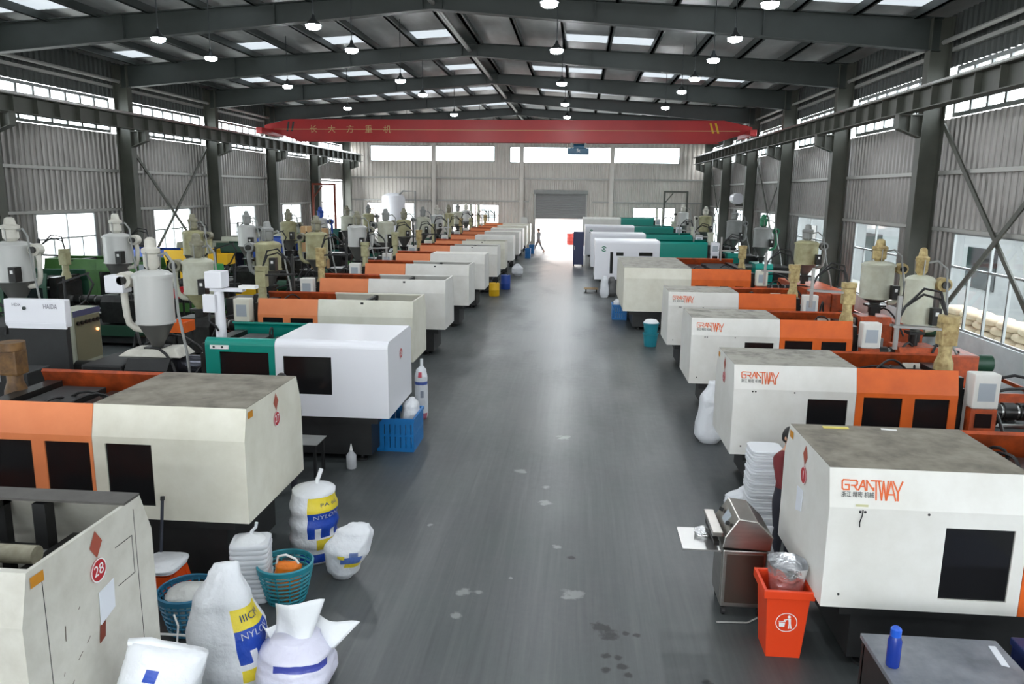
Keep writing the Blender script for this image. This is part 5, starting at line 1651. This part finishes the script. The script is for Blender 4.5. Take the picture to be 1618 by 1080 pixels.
b = MB(); b.box(-0.35, 0.35, -0.2, 0.25, 0.5, 0.51); b.build('sheet', GREYPAINT, bd)
for x in (-.3, .3):
    for y in (-.15, .2):
        b = MB(); b.box(x - .02, x + .02, y - .02, y + .02, 0, .5); b.build('leg', BED, bd)

# ------------------------------------------------------------------ vacuum sealer, bin, table on the right
vs_ = thing('vacuum_sealer', 'stainless steel vacuum sealer on castors beside the nearest right machine', 'sealer', (1.5, 7.12, 0))
b = MB(); b.box(0, 0.42, 0, 0.46, 0.1, 0.7); cab = b.build('cabinet', STAINLESS, vs_, bevel=0.012)
b = MB(); b.box(0.035, 0.39, -0.008, 0.004, 0.15, 0.66); b.build('side_panel', mat('brown_stainless', (0.16, 0.12, 0.1, 1), 0.3, 0.9), cab)
b = MB(); b.box(-0.008, 0.004, 0.04, 0.42, 0.15, 0.64); b.build('front_panel', STAINLESS, cab)
b = MB(); b.prism_y([(-0.02, 0.74), (0.44, 0.72), (0.46, 0.86), (0.3, 1.02), (0.12, 1.04), (-0.0, 0.85)], -0.03, 0.52)
hd = b.build('console', STAINLESS, vs_, bevel=0.01)
for k, y in enumerate((0.06, 0.4)):
    b = MB(); b.cyl((0.05, y, 0.95), (0.02, y, 0.965), 0.02, 10); b.build('knob', BLACK, hd)
b = MB(); b.hexa([(0.03, 0.16, 0.9), (0.035, 0.16, 0.895), (0.035, 0.32, 0.895), (0.03, 0.32, 0.9), (0.085, 0.16, 0.995), (0.09, 0.16, 0.99), (0.09, 0.32, 0.99), (0.085, 0.32, 0.995)]); b.build('control_plate', SCREEN, hd)
b = MB(); b.box(-0.1, -0.05, -0.03, 0.52, 0.76, 0.8); b.build('seal_bar', GREASE, vs_)
b = MB(); b.box(-0.12, -0.02, -0.03, 0.52, 0.85, 0.9); b.build('upper_jaw', STAINLESS, vs_, bevel=0.008)
b = MB(); b.box(-0.4, -0.03, -0.06, 0.44, 0.71, 0.725); b.build('shelf', STEEL, vs_)
for x in (0.04, 0.38):
    for y in (0.05, 0.41):
        b = MB(); b.cyl((x - 0.015, y, 0.045), (x + 0.015, y, 0.045), 0.045, 14); b.box(x - .02, x + .02, y - .02, y + .02, .06, .1); b.build('castor', BLACK, vs_)
b = MB(); b.tube([(0.43, 0.1, 0.7), (0.45, 0.02, 0.6), (0.45, -0.02, 0.3), (0.4, -0.06, 0.06), (0.25, -0.12, 0.012), (-0.05, -0.14, 0.012)], 0.009, 6); b.build('power_cord', GREYPAINT, vs_, smooth=True)
fo = sack('crumpled scrap of silver foil on the sealer shelf', (1.34, 7.4, 0.727), 0.09, [(0, .07, .06, 0, 0), (.5, .08, .07, 0, 0), (1, .02, .02, 0, 0)], FOIL, 31.0, 0.03, name='foil_scrap', group='foil pieces')
bn = thing('rubbish_bin', 'orange red plastic rubbish bin with white litter emblem', 'bin', (1.95, 6.62, 0))
w0, w1 = 0.15, 0.19
P8 = [(-w0, -w0, 0), (w0, -w0, 0), (w0, w0, 0), (-w0, w0, 0), (-w1, -w1, 0.66), (w1, -w1, 0.66), (w1, w1, 0.66), (-w1, w1, 0.66)]
b = MB()
b.add(P8, [(0, 3, 2, 1), (0, 1, 5, 4), (1, 2, 6, 5), (2, 3, 7, 6), (3, 0, 4, 7)])
o = b.build('tub', BINORANGE, bn, fix=False)
md = o.modifiers.new('thickness', 'SOLIDIFY'); md.thickness = 0.008; md.offset = -1
b = MB(); t = 0.03
for (x0, x1, y0, y1) in ((-w1 - t, w1 + t, -w1 - t, -w1), (-w1 - t, w1 + t, w1, w1 + t), (-w1 - t, -w1, -w1, w1), (w1, w1 + t, -w1, w1)):
    q = MB(); q.box(x0, x1, y0, y1, 0.6, 0.68); q.build('rim', BINORANGE, bn, bevel=0.008)
def emblem2():
    q = MB()
    def ring(r0, r1, n=28):
        for k in range(n):
            p, e = 2 * PI * k / n, 2 * PI * (k + 1) / n
            q.add([(r0 * math.cos(p), r0 * math.sin(p), 0), (r1 * math.cos(p), r1 * math.sin(p), 0), (r1 * math.cos(e), r1 * math.sin(e), 0), (r0 * math.cos(e), r0 * math.sin(e), 0)], [(0, 1, 2, 3)])
    ring(0.088, 0.095)
    def poly(pts):
        q.add([(x, y, 0) for x, y in pts], [tuple(range(len(pts)))])
    poly([(-.06, -.045), (-.015, -.045), (-.01, .0), (-.065, .0)])             # litter bin
    poly([(-.07, .006), (-.005, .006), (-.005, .014), (-.07, .014)])
    poly([(.02 + .014 * math.cos(a * PI / 5), .058 + .014 * math.sin(a * PI / 5)) for a in range(10)])   # head
    poly([(.012, .042), (.036, .042), (.04, -.01), (.02, -.01)])                # torso
    poly([(.02, -.01), (.03, -.01), (.03, -.062), (.018, -.062)])
    poly([(.03, -.01), (.04, -.01), (.052, -.06), (.04, -.062)])
    poly([(.014, .04), (.014, .03), (-.022, .016), (-.026, .026)])              # arm
    return q.mesh('litter_emblem', PRINTW, fix=False)
link('litter_emblem', emblem2(), bn, loc=(0.0, -0.179, 0.36), rot=(PI / 2 + 0.06, 0, 0))
lb = sack('silver foil liner bag standing in the orange red bin', (1.97, 6.62, 0.02), 0.84, [(0, .09, .09, 0, 0), (.5, .13, .13, 0, 0), (.78, .15, .14, 0, 0), (.9, .165, .165, .0, 0), (1, .17, .18, .0, 0)], FOIL, 25.0, 0.018, name='foil_bag', group='foil pieces', open_top=True)

tb_ = thing('work_table', 'dark dusty steel work table at the bottom right corner', 'table', (2.26, 4.25, 0))
b = MB(); b.box(0, 1.0, 0, 1.36, 0.75, 0.79); b.build('top', DARKTABLE, tb_, bevel=0.005)
for x in (0.04, 0.96):
    for y in (0.05, 1.31):
        b = MB(); b.box(x - .03, x + .03, y - .03, y + .03, 0, .75); b.build('leg', BED, tb_)
for (x0, x1, y0, y1) in ((0.01, .04, .06, 1.3), (.96, .99, .06, 1.3), (.06, .94, 1.32, 1.35)):
    b = MB(); b.box(x0, x1, y0, y1, 0.05, .75); b.build('side_panel', BED, tb_)
bl = thing('blue_bottle', 'cobalt blue bottle standing on the dark work table', 'bottle', (2.34, 5.2, 0.79))
b = MB(); b.lathe([(0.042, 0), (0.047, 0.01), (0.047, 0.2), (0.036, 0.235)], n=18); b.build('body', COBALT, bl, smooth=True)
b = MB(); b.lathe([(0.036, 0.235), (0.037, 0.24), (0.037, 0.29), (0.024, 0.305)], n=16); b.build('cap', mat('blue_cap', S(40, 96, 210), 0.3), bl, smooth=True)
pp = thing('paper_strip', 'pale strip of paper on the edge of the dark work table', 'paper', (3.16, 5.4, 0.791))
b = MB(); b.hexa([(-.03, -.12, 0), (.02, -.14, 0), (.05, .12, 0), (.0, .12, 0), (-.03, -.12, .003), (.02, -.14, .003), (.05, .12, .006), (.0, .12, .006)]); b.build('sheet', PAPER, pp)
nb = thing('navy_box', 'dark navy box at the bottom right edge beside the table', 'box', (3.4, 4.9, 0))
b = MB(); b.box(0, 0.7, 0, 0.75, 0, 0.78); b.build('body', NAVY, nb, bevel=0.02)
b = MB(); b.box(-.01, 0.71, -.01, 0.76, 0.74, 0.8); b.build('lid', NAVY, nb, bevel=0.01)
ys_ = thing('yellow_ruler', 'yellow strip lying on the nearest right machine top', 'strip', (2.55, 7.42, 1.885))
b = MB(); b.box(-0.12, 0.12, -0.025, 0.025, 0, 0.012); b.build('body', mat('straw_yellow', S(222, 206, 110), 0.6), ys_, bevel=0.004)
ws = thing('white_strip', 'short white strip lying on the nearest right machine top', 'strip', (3.05, 7.42, 1.885), rz=-0.15)
b = MB(); b.box(-0.07, 0.07, -0.015, 0.015, 0, 0.008); b.build('body', PRINTW, ws)

# ------------------------------------------------------------------ further aisle objects
dl = thing('wooden_dolly', 'small wooden dolly on the floor at the first teal machine', 'dolly', (0.62, 32.6, 0))
for k in range(3):
    b = MB(); b.box(-.3, .3, -.25 + k * .18, -.11 + k * .18, .12, .15); b.build('plank', mat('raw_timber', S(176, 146, 104), 0.7), dl)
for x in (-.22, .22):
    for y in (-.18, .2):
        b = MB(); b.cyl((x - .02, y, .055), (x + .02, y, .055), .055, 12); b.box(x - .025, x + .025, y - .02, y + .02, .07, .12); b.build('castor', BLACK, dl)
cb = thing('blue_cabinet', 'dark blue cabinet standing at the right of the far aisle', 'cabinet', (-0.25, 44.0, 0))
b = MB(); b.box(0, 0.6, 0, 0.6, 0.1, 1.95); b.build('body', NAVY, cb, bevel=0.02)
b = MB(); b.box(0.03, 0.57, -0.02, 0.0, 0.15, 1.9); dr = b.build('door', NAVY, cb, bevel=0.01)
b = MB(); b.box(0.06, 0.08, -0.05, -0.02, 0.95, 1.15); b.build('handle', STEEL, dr)
for x in (.05, .55):
    for y in (.05, .55):
        b = MB(); b.box(x - .03, x + .03, y - .03, y + .03, 0, .1); b.build('leg', BED, cb)
for k, (x, y) in enumerate(((-3.32, 48.9), (-3.3, 52.5))):
    crate('small blue crate on the floor by the far left machines, %s one' % ('nearer' if k == 0 else 'farther'), (x, y, 0), 0.34, 0.5, 0.6, BLUECRATE, slots=4)
yb = thing('yellow_drum', 'yellow drum under the eighth left machine', 'drum', (-3.3, 30.6, 0))
b = MB(); b.lathe([(.2, 0), (.21, .02), (.21, .24), (.22, .25), (.21, .27), (.21, .5), (.2, .52)], n=20); b.build('body', YELLOW, yb, smooth=True)
b = MB(); b.cyl((.08, 0, .52), (.08, 0, .54), .03, 10); b.build('cap', BLACK, yb)
bd2 = thing('blue_drum', 'blue drum beside the yellow drum at the left machines', 'drum', (-3.05, 32.8, 0))
b = MB(); b.lathe([(.2, 0), (.21, .02), (.21, .24), (.22, .25), (.21, .27), (.21, .6), (.2, .62)], n=20); b.build('body', BLUE, bd2, smooth=True)
b = MB(); b.cyl((.08, 0, .62), (.08, 0, .64), .03, 10); b.build('cap', BLACK, bd2)
cbx = thing('wall_switch_box', 'grey electrical box on the end wall left of the shutter', 'electrical box', (-4.0, YB - 0.32, 1.7))
b = MB(); b.box(-.25, .25, -.15, 0, 0, .6); b.build('body', HOPGREY, cbx, bevel=.01)
b = MB(); b.box(-.22, .22, -.165, -.15, .03, .57); b.build('door', HOPGREY, cbx)
ac = thing('pipe_lagging', 'white lagged cylinder fixed high on the right wall', 'cylinder', (8.75, 45.0, 3.0))
b = MB(); b.cyl((0, -1.1, 0.9), (0, -0.1, 0.9), 0.3, 18); b.build('lagging', NEWWHITE, ac, smooth=True)
b = MB(); b.cyl((0, -0.1, 0.9), (0, 0.3, 0.9), 0.22, 14); b.build('motor_end', BED, ac, smooth=True)
b = MB(); b.box(-0.05, 0.6, -0.7, -0.6, 0.5, 0.6); b.build('bracket', COLUMN, ac)

# ------------------------------------------------------------------ outside the windows and the shutter door
for k, (x, y) in enumerate(((-0.6, 63.0), (0.1, 63.4), (0.8, 62.8), (-0.2, 64.4), (1.2, 64.2))):
    dm = thing('steel_drum', ['red steel drum outside the shutter door, left one', 'red steel drum outside the shutter door, second', 'red steel drum outside the shutter door, right front', 'red steel drum outside the shutter, rear left', 'red steel drum outside the shutter, rear right'][k], 'drum', (x, y, -0.02), group='drums outside the shutter')
    b = MB(); b.lathe([(.29, 0), (.3, .02), (.29, .05), (.29, .3), (.3, .32), (.29, .34), (.29, .58), (.3, .6), (.29, .62), (.29, .88), (.3, .9)], n=22); b.build('body', mat('drum_red', S(150, 40, 30), 0.5), dm, smooth=True)
    b = MB(); b.cyl((.12, 0, .9), (.12, 0, .92), .04, 10); b.build('bung', STEEL, dm)
cn = thing('shade_canopy', 'unseen canopy added to shade the yard outside the shutter door', 'canopy', (0, 0, 0), kind=STRUCT)  # unseen roof added to cut daylight on the drums and yard
b = MB(); b.box(-9, 7, YB + 3.5, YB + 9, 4.6, 4.7); b.build('canopy_roof', GREYPAINT, cn)
for x in (-8.6, 6.6):
    b = MB(); b.box(x - .1, x + .1, YB + 8.6, YB + 8.8, -.02, 4.6); b.build('canopy_post', COLUMN, cn)
    b = MB(); b.box(x - .1, x + .1, YB + 3.7, YB + 3.9, -.02, 4.6); b.build('canopy_post', COLUMN, cn)
nbld = thing('neighbouring_building', 'pale pink rendered building across the yard', 'building', (-8, 80, -0.02))
b = MB(); b.box(-14, 8, 0, 8, 0, 5.5); b.build('wall', PINKWALL, nbld)
b = MB(); b.box(-14.3, 8.3, -.3, 8.3, 5.5, 5.8); b.build('roof_slab', GREYPAINT, nbld)
for x in (-10, -6, -2, 2):
    b = MB(); b.box(x, x + 1.6, -.03, .05, 1.2, 2.8); b.build('window', FRAMEW, nbld)
nb2 = thing('neighbouring_shed', 'long grey shed close outside the right windows', 'shed', (14.0, 10, -0.02))
b = MB(); b.box(0, 4, 0, 46, 0, 3.6); b.build('wall', mat('shed_grey', S(168, 172, 174), 0.7, col2=S(140, 144, 146), scale=1.0), nb2)
b = MB(); b.prism_y([(-.4, 3.6), (4.4, 3.6), (2, 4.4)], -.3, 46.3); b.build('roof', GREYPAINT, nb2)
for k in range(9):
    b = MB(); b.box(-.03, .04, 2 + k * 5, 4 + k * 5, 1.0, 2.4); b.build('window', DARK, nb2)
def sackm():
    P = sack_point([(0, .3, .42, 0, 0), (.3, .36, .48, 0, 0), (.7, .36, .48, 0, 0), (1, .3, .42, 0, 0)], 0.2, 1.0, 0.015, 4)
    return sack_mesh('pillow_sack', P, SACKTAN, 20, 5)
SM = sackm()
cnt = 0
for j in range(5):
    for i in range(9):
        o = link('pillow_sack', SM, None, loc=(11.2 + 0.04 * (j % 2), 15.4 + i * 0.98 + 0.3 * (j % 2), -0.02 + j * 0.2), rot=(0, 0, 0.05 * ((i * 7 + j * 3) % 5 - 2)))
        tag(o, 'tan filled sack outside the nearest right window, %s layer up, %s from the near end' % (ORD[j], ORD[i]), 'sack', 'pile of tan sacks outside the right window')


# ------------------------------------------------------------------ extra parts on the nearest machines
q = MB(); q.box(-2.0, 0.0, 1.1, 1.3, 1.822, 1.84); q.build('top_rail', mat('grimy_rail', S(92, 90, 86), 0.6, col2=S(60, 58, 54), scale=6), L1)
q = MB(); q.cyl((-1.0, 0.72, 1.6), (-0.42, 0.72, 1.6), 0.065, 18); q.build('ejector_shaft', mat('pale_grimy_shaft', S(170, 166, 146), 0.6, col2=S(110, 104, 80), scale=14), L1, smooth=True)
q = MB(); q.box(-0.72, -0.62, 1.1, 1.2, 0.6, 1.8); q.build('inner_post', BED, L1)
q = MB(); q.box(-2.0, -0.05, 1.12, 1.18, 1.35, 1.45); q.build('inner_rail', BED, L1)
q = MB(); q.box(-1.9, -0.66, 0.5, 0.56, 1.6, 1.66); q.build('inner_rail', BED, L1)
q = MB(); q.box(-1.3, -0.06, 0.1, 1.3, 0.95, 1.0); q.build('inner_tray', GREYPAINT, L1)
for (y0, y1, z0, z1) in ((0.95, 1.16, 1.56, 1.565), (1.155, 1.16, 1.27, 1.56), (0.95, 1.16, 1.265, 1.27), (0.2, 0.204, 0.55, 1.7), (1.2, 1.204, 0.55, 1.75)):
    q = MB(); q.box(0.0, 0.002, y0, y1, z0, z1); q.build('panel_seam', BED, L1)
for (y, z, dy, dz) in ((0.35, 1.2, 0.01, 0.1), (0.45, 1.0, 0.05, 0.03), (0.55, 1.06, 0.04, 0.03), (0.3, 0.98, 0.01, 0.02), (0.36, 0.86, 0.03, 0.03), (0.5, 1.34, 0.015, 0.012)):
    q = MB(); q.add([(0.002, y, z), (0.002, y + 0.006, z - 0.004), (0.002, y + dy + 0.006, z + dz), (0.002, y + dy, z + dz + 0.003)], [(0, 1, 2, 3)]); q.build('scratch', mat('rust_scratch', S(84, 66, 56), 0.8), L1, fix=False)
q = MB(); q.hexa([(0.004, 0.68, 0.98), (0.004, 0.74, 1.0), (0.01, 0.74, 1.0), (0.01, 0.68, 0.98), (0.004, 0.70, 1.1), (0.004, 0.76, 1.12), (0.01, 0.76, 1.12), (0.01, 0.70, 1.1)]); q.build('brown_tag', RUST, L1)
q = MB(); q.tube([(0.27, -0.006, 1.55), (0.265, -0.012, 1.5), (0.25, -0.012, 1.44), (0.255, -0.01, 1.4)], 0.005, 5); q.build('loose_wire', BED, R1, smooth=True)
q = MB(); q.add([(0.21, -0.002, 1.575), (0.31, -0.002, 1.575), (0.31, -0.002, 1.595), (0.21, -0.002, 1.595)], [(0, 1, 2, 3)]); q.build('yellowed_tape', mat('aged_tape', S(206, 204, 160), 0.6), R1, fix=False)
q = MB(); q.box(-2.72, -2.43, -0.006, 0.0, 1.74, 1.8)
pl_ = q.build('nameplate', PRINTW, T3)
for x in (-2.66, -2.53):
    link('nameplate_dot', disc(0.018, PRINTK, 'nameplate_dot', 0.003), pl_, loc=(x, -0.006, 1.77), rot=FRONT)

# ------------------------------------------------------------------ clutter between the two left rows
rk2 = thing('storage_rack', 'tall grey storage rack carrying cartons between the left machine rows', 'rack', (-10.3, 29.6, 0))
for x in (-.5, .5):
    for y in (-.25, .25):
        b = MB(); b.box(x - .025, x + .025, y - .025, y + .025, 0, 2.3); b.build('upright', BED, rk2)
for z in (0.3, 1.0, 1.7, 2.28):
    b = MB(); b.box(-.55, .55, -.3, .3, z, z + .03); b.build('shelf', GREYPAINT, rk2)
CARTON = mat('cardboard', S(196, 160, 116), 0.8, col2=S(170, 134, 94), scale=3)
TAPE = mat('parcel_tape', S(214, 190, 150), 0.4)
for k, (x, z, w, hh, lab) in enumerate(((-.25, 2.31, .45, .4, 'left carton on top of the grey rack'), (.26, 2.31, .5, .32, 'right carton on top of the grey rack'), (-.2, 1.73, .5, .35, 'carton on the upper shelf of the grey rack'), (.2, 1.03, .6, .4, 'wide carton on the middle shelf of the grey rack'))):
    c = thing('carton', 'brown cardboard ' + lab, 'carton', (-10.3 + x, 29.6, z), group='cartons on the rack')
    b = MB(); b.box(-w / 2, w / 2, -.22, .22, 0, hh); b.build('box', CARTON, c, bevel=.006)
    b = MB(); b.box(-.03, .03, -.223, .223, hh * .6, hh + .003); b.build('tape', TAPE, c)
def simple_bin(label, x, y, z, w, d, hgt, m, stand=True):
    c = thing('parts_bin', label, 'bin', (x, y, 0), group='parts bins on stands')
    if stand:
        for sx in (-1, 1):
            for sy in (-1, 1):
                b = MB(); b.box(sx * w * .42 - .02, sx * w * .42 + .02, sy * d * .42 - .02, sy * d * .42 + .02, 0, z); b.build('leg', BED, c)
    o = MB(); slab(o, -w / 2, w / 2, -d / 2, d / 2, [], lambda a, q, t: (a, q, z + t), .02)
    for (x0, x1, y0, y1) in ((-w / 2, w / 2, -d / 2, -d / 2 + .02), (-w / 2, w / 2, d / 2 - .02, d / 2), (-w / 2, -w / 2 + .02, -d / 2 + .02, d / 2 - .02), (w / 2 - .02, w / 2, -d / 2 + .02, d / 2 - .02)):
        o.box(x0, x1, y0, y1, z + .02, z + hgt)
    o.build('tub', m, c)
simple_bin('bright green parts bin on a stand behind the cream hopper', -8.9, 18.0, 2.05, .45, .5, .25, mat('bin_green', S(44, 150, 84), .4))
simple_bin('yellow parts bin on a stand near the left wall machines', -10.6, 22.2, 1.9, .6, .5, .3, YELLOW)
simple_bin('blue parts bin on a stand near the first left column', -10.6, 25.4, 1.85, .6, .5, .3, BLUE)
simple_bin('red parts bin on a stand between the left rows', -10.4, 19.6, 1.25, .5, .5, .25, REDP)
simple_bin('orange parts bin on a stand beside the large hopper', -7.6, 13.9, 1.42, .5, .4, .2, ORANGE)
for k, (x, y, hgt, lab) in enumerate(((-10.3, 14.6, 2.3, 'nearest'), (-10.2, 17.4, 2.5, 'second'), (-10.2, 21.0, 2.5, 'third'), (-9.9, 24.0, 2.7, 'fourth'), (-9.9, 27.6, 2.6, 'fifth'))):
    c = thing('hose_stand', 'black hose stand between the left machine rows, %s from the front' % lab, 'hose stand', (x, y, 0), group='hose stands')
    b = MB(); b.cyl((0, 0, 0.03), (0, 0, hgt), .03, 10); b.build('pole', BLACK, c, smooth=True)
    b = MB(); b.cyl((0, 0, 0), (0, 0, .03), .22, 16); b.build('foot', BED, c)
    b = MB(); b.bar((-.1, 0, hgt - .1), (.55, 0, hgt + .12), .035); b.build('boom', BLACK, c)
    b = MB(); b.tube([(.5, 0, hgt + .1), (.62, 0, hgt - .1), (.4, .05, hgt - .45), (.2, 0, hgt - .6), (.35, 0, hgt - .85), (.25, 0, hgt - 1.1)], .022, 7); b.build('hose', BLACK, c, smooth=True)

# ------------------------------------------------------------------ people
def person(label, loc, rz, joints, colours, hair=True, extra=None):
    """joints: dict name -> (x,y,z,r); one continuous skin surface coloured by clothing zone"""
    root = thing('person', label, 'person', loc, rz, 'people at work')
    edges = [('pelvis', 'waist'), ('waist', 'chest'), ('chest', 'neck'), ('neck', 'skull'), ('chest', 'shl'), ('shl', 'ell'), ('ell', 'wrl'), ('wrl', 'pal'), ('chest', 'shr'), ('shr', 'elr'), ('elr', 'wrr'), ('wrr', 'par'),
             ('pelvis', 'hipl'), ('hipl', 'knl'), ('knl', 'anl'), ('anl', 'tol'), ('pelvis', 'hipr'), ('hipr', 'knr'), ('knr', 'anr'), ('anr', 'tor')]
    J = dict(joints)
    for sd in 'lr':
        pal, wr = Vector(J['pa' + sd][:3]), Vector(J['wr' + sd][:3])
        d = (pal - wr).normalized()
        side = d.cross(Vector((0, 0, 1)) if abs(d.z) < .9 else Vector((0, 1, 0))).normalized()
        for k in range(4):
            o = side * (k - 1.5) * 0.021
            J['f%s%d' % (sd, k)] = (*(pal + d * 0.035 + o), 0.0095)
            J['g%s%d' % (sd, k)] = (*(pal + d * (0.075 - 0.006 * abs(k - 1.3)) + o * 1.1 + Vector((0, 0.0, -0.012))), 0.008)
            edges += [('pa' + sd, 'f%s%d' % (sd, k)), ('f%s%d' % (sd, k), 'g%s%d' % (sd, k))]
        J['t' + sd] = (*(pal - d * 0.01 + side * 0.05), 0.01)
        edges.append(('pa' + sd, 't' + sd))
    names = list(J)
    me = bpy.data.meshes.new('body')
    me.from_pydata([J[n][:3] for n in names], [(names.index(a), names.index(c)) for a, c in edges], [])
    o = link('body', me, root)
    md = o.modifiers.new('skin', 'SKIN')
    for i, n in enumerate(names):
        sv = me.skin_vertices[0].data[i]
        sv.radius = (J[n][3], J[n][3] * (0.72 if n in ('pelvis', 'waist', 'chest') else 1.0))
        sv.use_root = n == 'pelvis'
    sb = o.modifiers.new('smooth', 'SUBSURF'); sb.levels = 2; sb.render_levels = 2
    dg = bpy.context.evaluated_depsgraph_get()
    m2 = bpy.data.meshes.new_from_object(o.evaluated_get(dg))
    o.modifiers.clear()
    o.data = m2
    m2.materials.clear()
    for c in colours:
        m2.materials.append(c)
    pts = {n: Vector(J[n][:3]) for n in names}
    zone = {}
    for n in names:
        zone[n] = 0 if n in ('chest', 'waist', 'shl', 'shr', 'ell', 'elr') else 1 if n in ('pelvis', 'hipl', 'hipr', 'knl', 'knr') else 3 if n in ('tol', 'tor') else 1 if n in ('anl', 'anr') else 2
    if extra == 'long':
        zone['wrl'] = zone['wrr'] = 0
    if extra == 'skirt':
        zone['anl'] = zone['anr'] = 2
    for p in m2.polygons:
        c = p.center
        best = min(names, key=lambda n: (pts[n] - c).length_squared)
        p.material_index = zone[best]
        p.use_smooth = True
    # head: egg shaped with face, ears and hair
    hx, hy, hz = J['skull'][:3]
    hd = MB()
    nu, nv = 20, 16
    for j in range(nv + 1):
        th = PI * j / nv
        for i in range(nu):
            a = 2 * PI * i / nu
            x, y, z = math.sin(th) * math.cos(a), math.sin(th) * math.sin(a), math.cos(th)
            k = 1.0 - 0.16 * max(0, -z) ** 1.5
            px, py, pz = x * 0.076 * k, y * 0.097 * k, z * 0.118
            if y < -0.7 and abs(x) < 0.25 and -0.35 < z < 0.1:
                py -= 0.016 * (1 - abs(x) / 0.25)      # nose
            if y < -0.6 and 0.0 < z < 0.25 and 0.2 < abs(x) < 0.6:
                py += 0.008                              # eye sockets
            hd.v.append((hx + px, hy + py, hz + 0.03 + pz))
    for j in range(nv):
        for i in range(nu):
            i2 = (i + 1) % nu
            hd.f.append((j * nu + i, j * nu + i2, (j + 1) * nu + i2, (j + 1) * nu + i))
    head = hd.build('head', SKIN, root, smooth=True)
    for sx in (-1, 1):
        e = MB(); e.lathe([(.004, -.025), (.014, -.012), (.016, .01), (.006, .028)], n=8); eo = e.build('ear', SKIN, head, smooth=True)
        eo.location = (hx + sx * .077, hy + .01, hz + .03)
        e = MB(); e.lathe([(.001, -.007), (.009, 0), (.001, .007)], n=8); eo = e.build('eye', HAIR, head, smooth=True)
        eo.location = (hx + sx * .03, hy - .084, hz + .045)
    e = MB(); e.box(hx - .022, hx + .022, hy - .09, hy - .08, hz - .03, hz - .022); e.build('mouth', REDP, head)
    hr = MB()
    for j in range(nv + 1):
        th = PI * 0.62 * j / nv
        for i in range(nu):
            a = 2 * PI * i / nu
            x, y, z = math.sin(th) * math.cos(a), math.sin(th) * math.sin(a), math.cos(th)
            lift = 1.0
            if y < -0.2 and z < 0.45:
                z = 0.45
            hr.v.append((hx + x * 0.085, hy + y * 0.106 + 0.006, hz + 0.034 + z * 0.127))
    for j in range(nv):
        for i in range(nu):
            i2 = (i + 1) % nu
            hr.f.append((j * nu + i, j * nu + i2, (j + 1) * nu + i2, (j + 1) * nu + i))
    hr.build('hair', HAIR, head, smooth=True)
    return root


def standing(reach=0.0, stride=0.0, h=1.0, arm=0.0):
    s = h
    J = {'pelvis': (0, 0, .92 * s, .135), 'waist': (0, 0, 1.08 * s, .125), 'chest': (0, .0, 1.3 * s, .15), 'neck': (0, 0, 1.45 * s, .055), 'skull': (0, -0.015, 1.56 * s, .06)}
    for sd, k in (('l', -1), ('r', 1)):
        J['sh' + sd] = (k * .17, 0, 1.37 * s, .065)
        J['el' + sd] = (k * .21, -.1 * reach + .1 * stride * k, 1.1 * s, .045)
        J['wr' + sd] = (k * .19, -.3 * reach + .14 * stride * k, (.88 + .12 * reach) * s, .032)
        J['pa' + sd] = (k * .18, -.38 * reach + .14 * stride * k - .01, (.81 + .17 * reach) * s, .036)
        J['hip' + sd] = (k * .09, 0, .84 * s, .1)
        J['kn' + sd] = (k * .095, -.16 * stride * k - .02, .48 * s, .066)
        J['an' + sd] = (k * .1, -.34 * stride * k + (.08 if k * stride < 0 else 0), .085 * s, .045)
        J['to' + sd] = (k * .1, -.34 * stride * k - .14 + (.08 if k * stride < 0 else 0), .04, .036)
    return J


SHOE = mat('dark_shoe', S(40, 38, 38), 0.6)
person('worker in maroon top standing between the two nearest right machines', (2.4, 8.35, 0), 0.6, standing(reach=0.8, h=0.93), [MAROON, CLOTHD, SKIN, SHOE], extra='long')
person('dark haired worker standing behind the second left machine', (-3.86, 9.6, 0), 3.6, standing(reach=0.7, h=1.0), [CLOTHG, CLOTHD, SKIN, SHOE], extra='long')
person('person in grey dress walking beside the far left machines', (-2.7, 53.4, 0), -2.0, standing(stride=1.0, h=0.99), [CLOTHG, CLOTHG, SKIN, SHOE], extra='skirt')
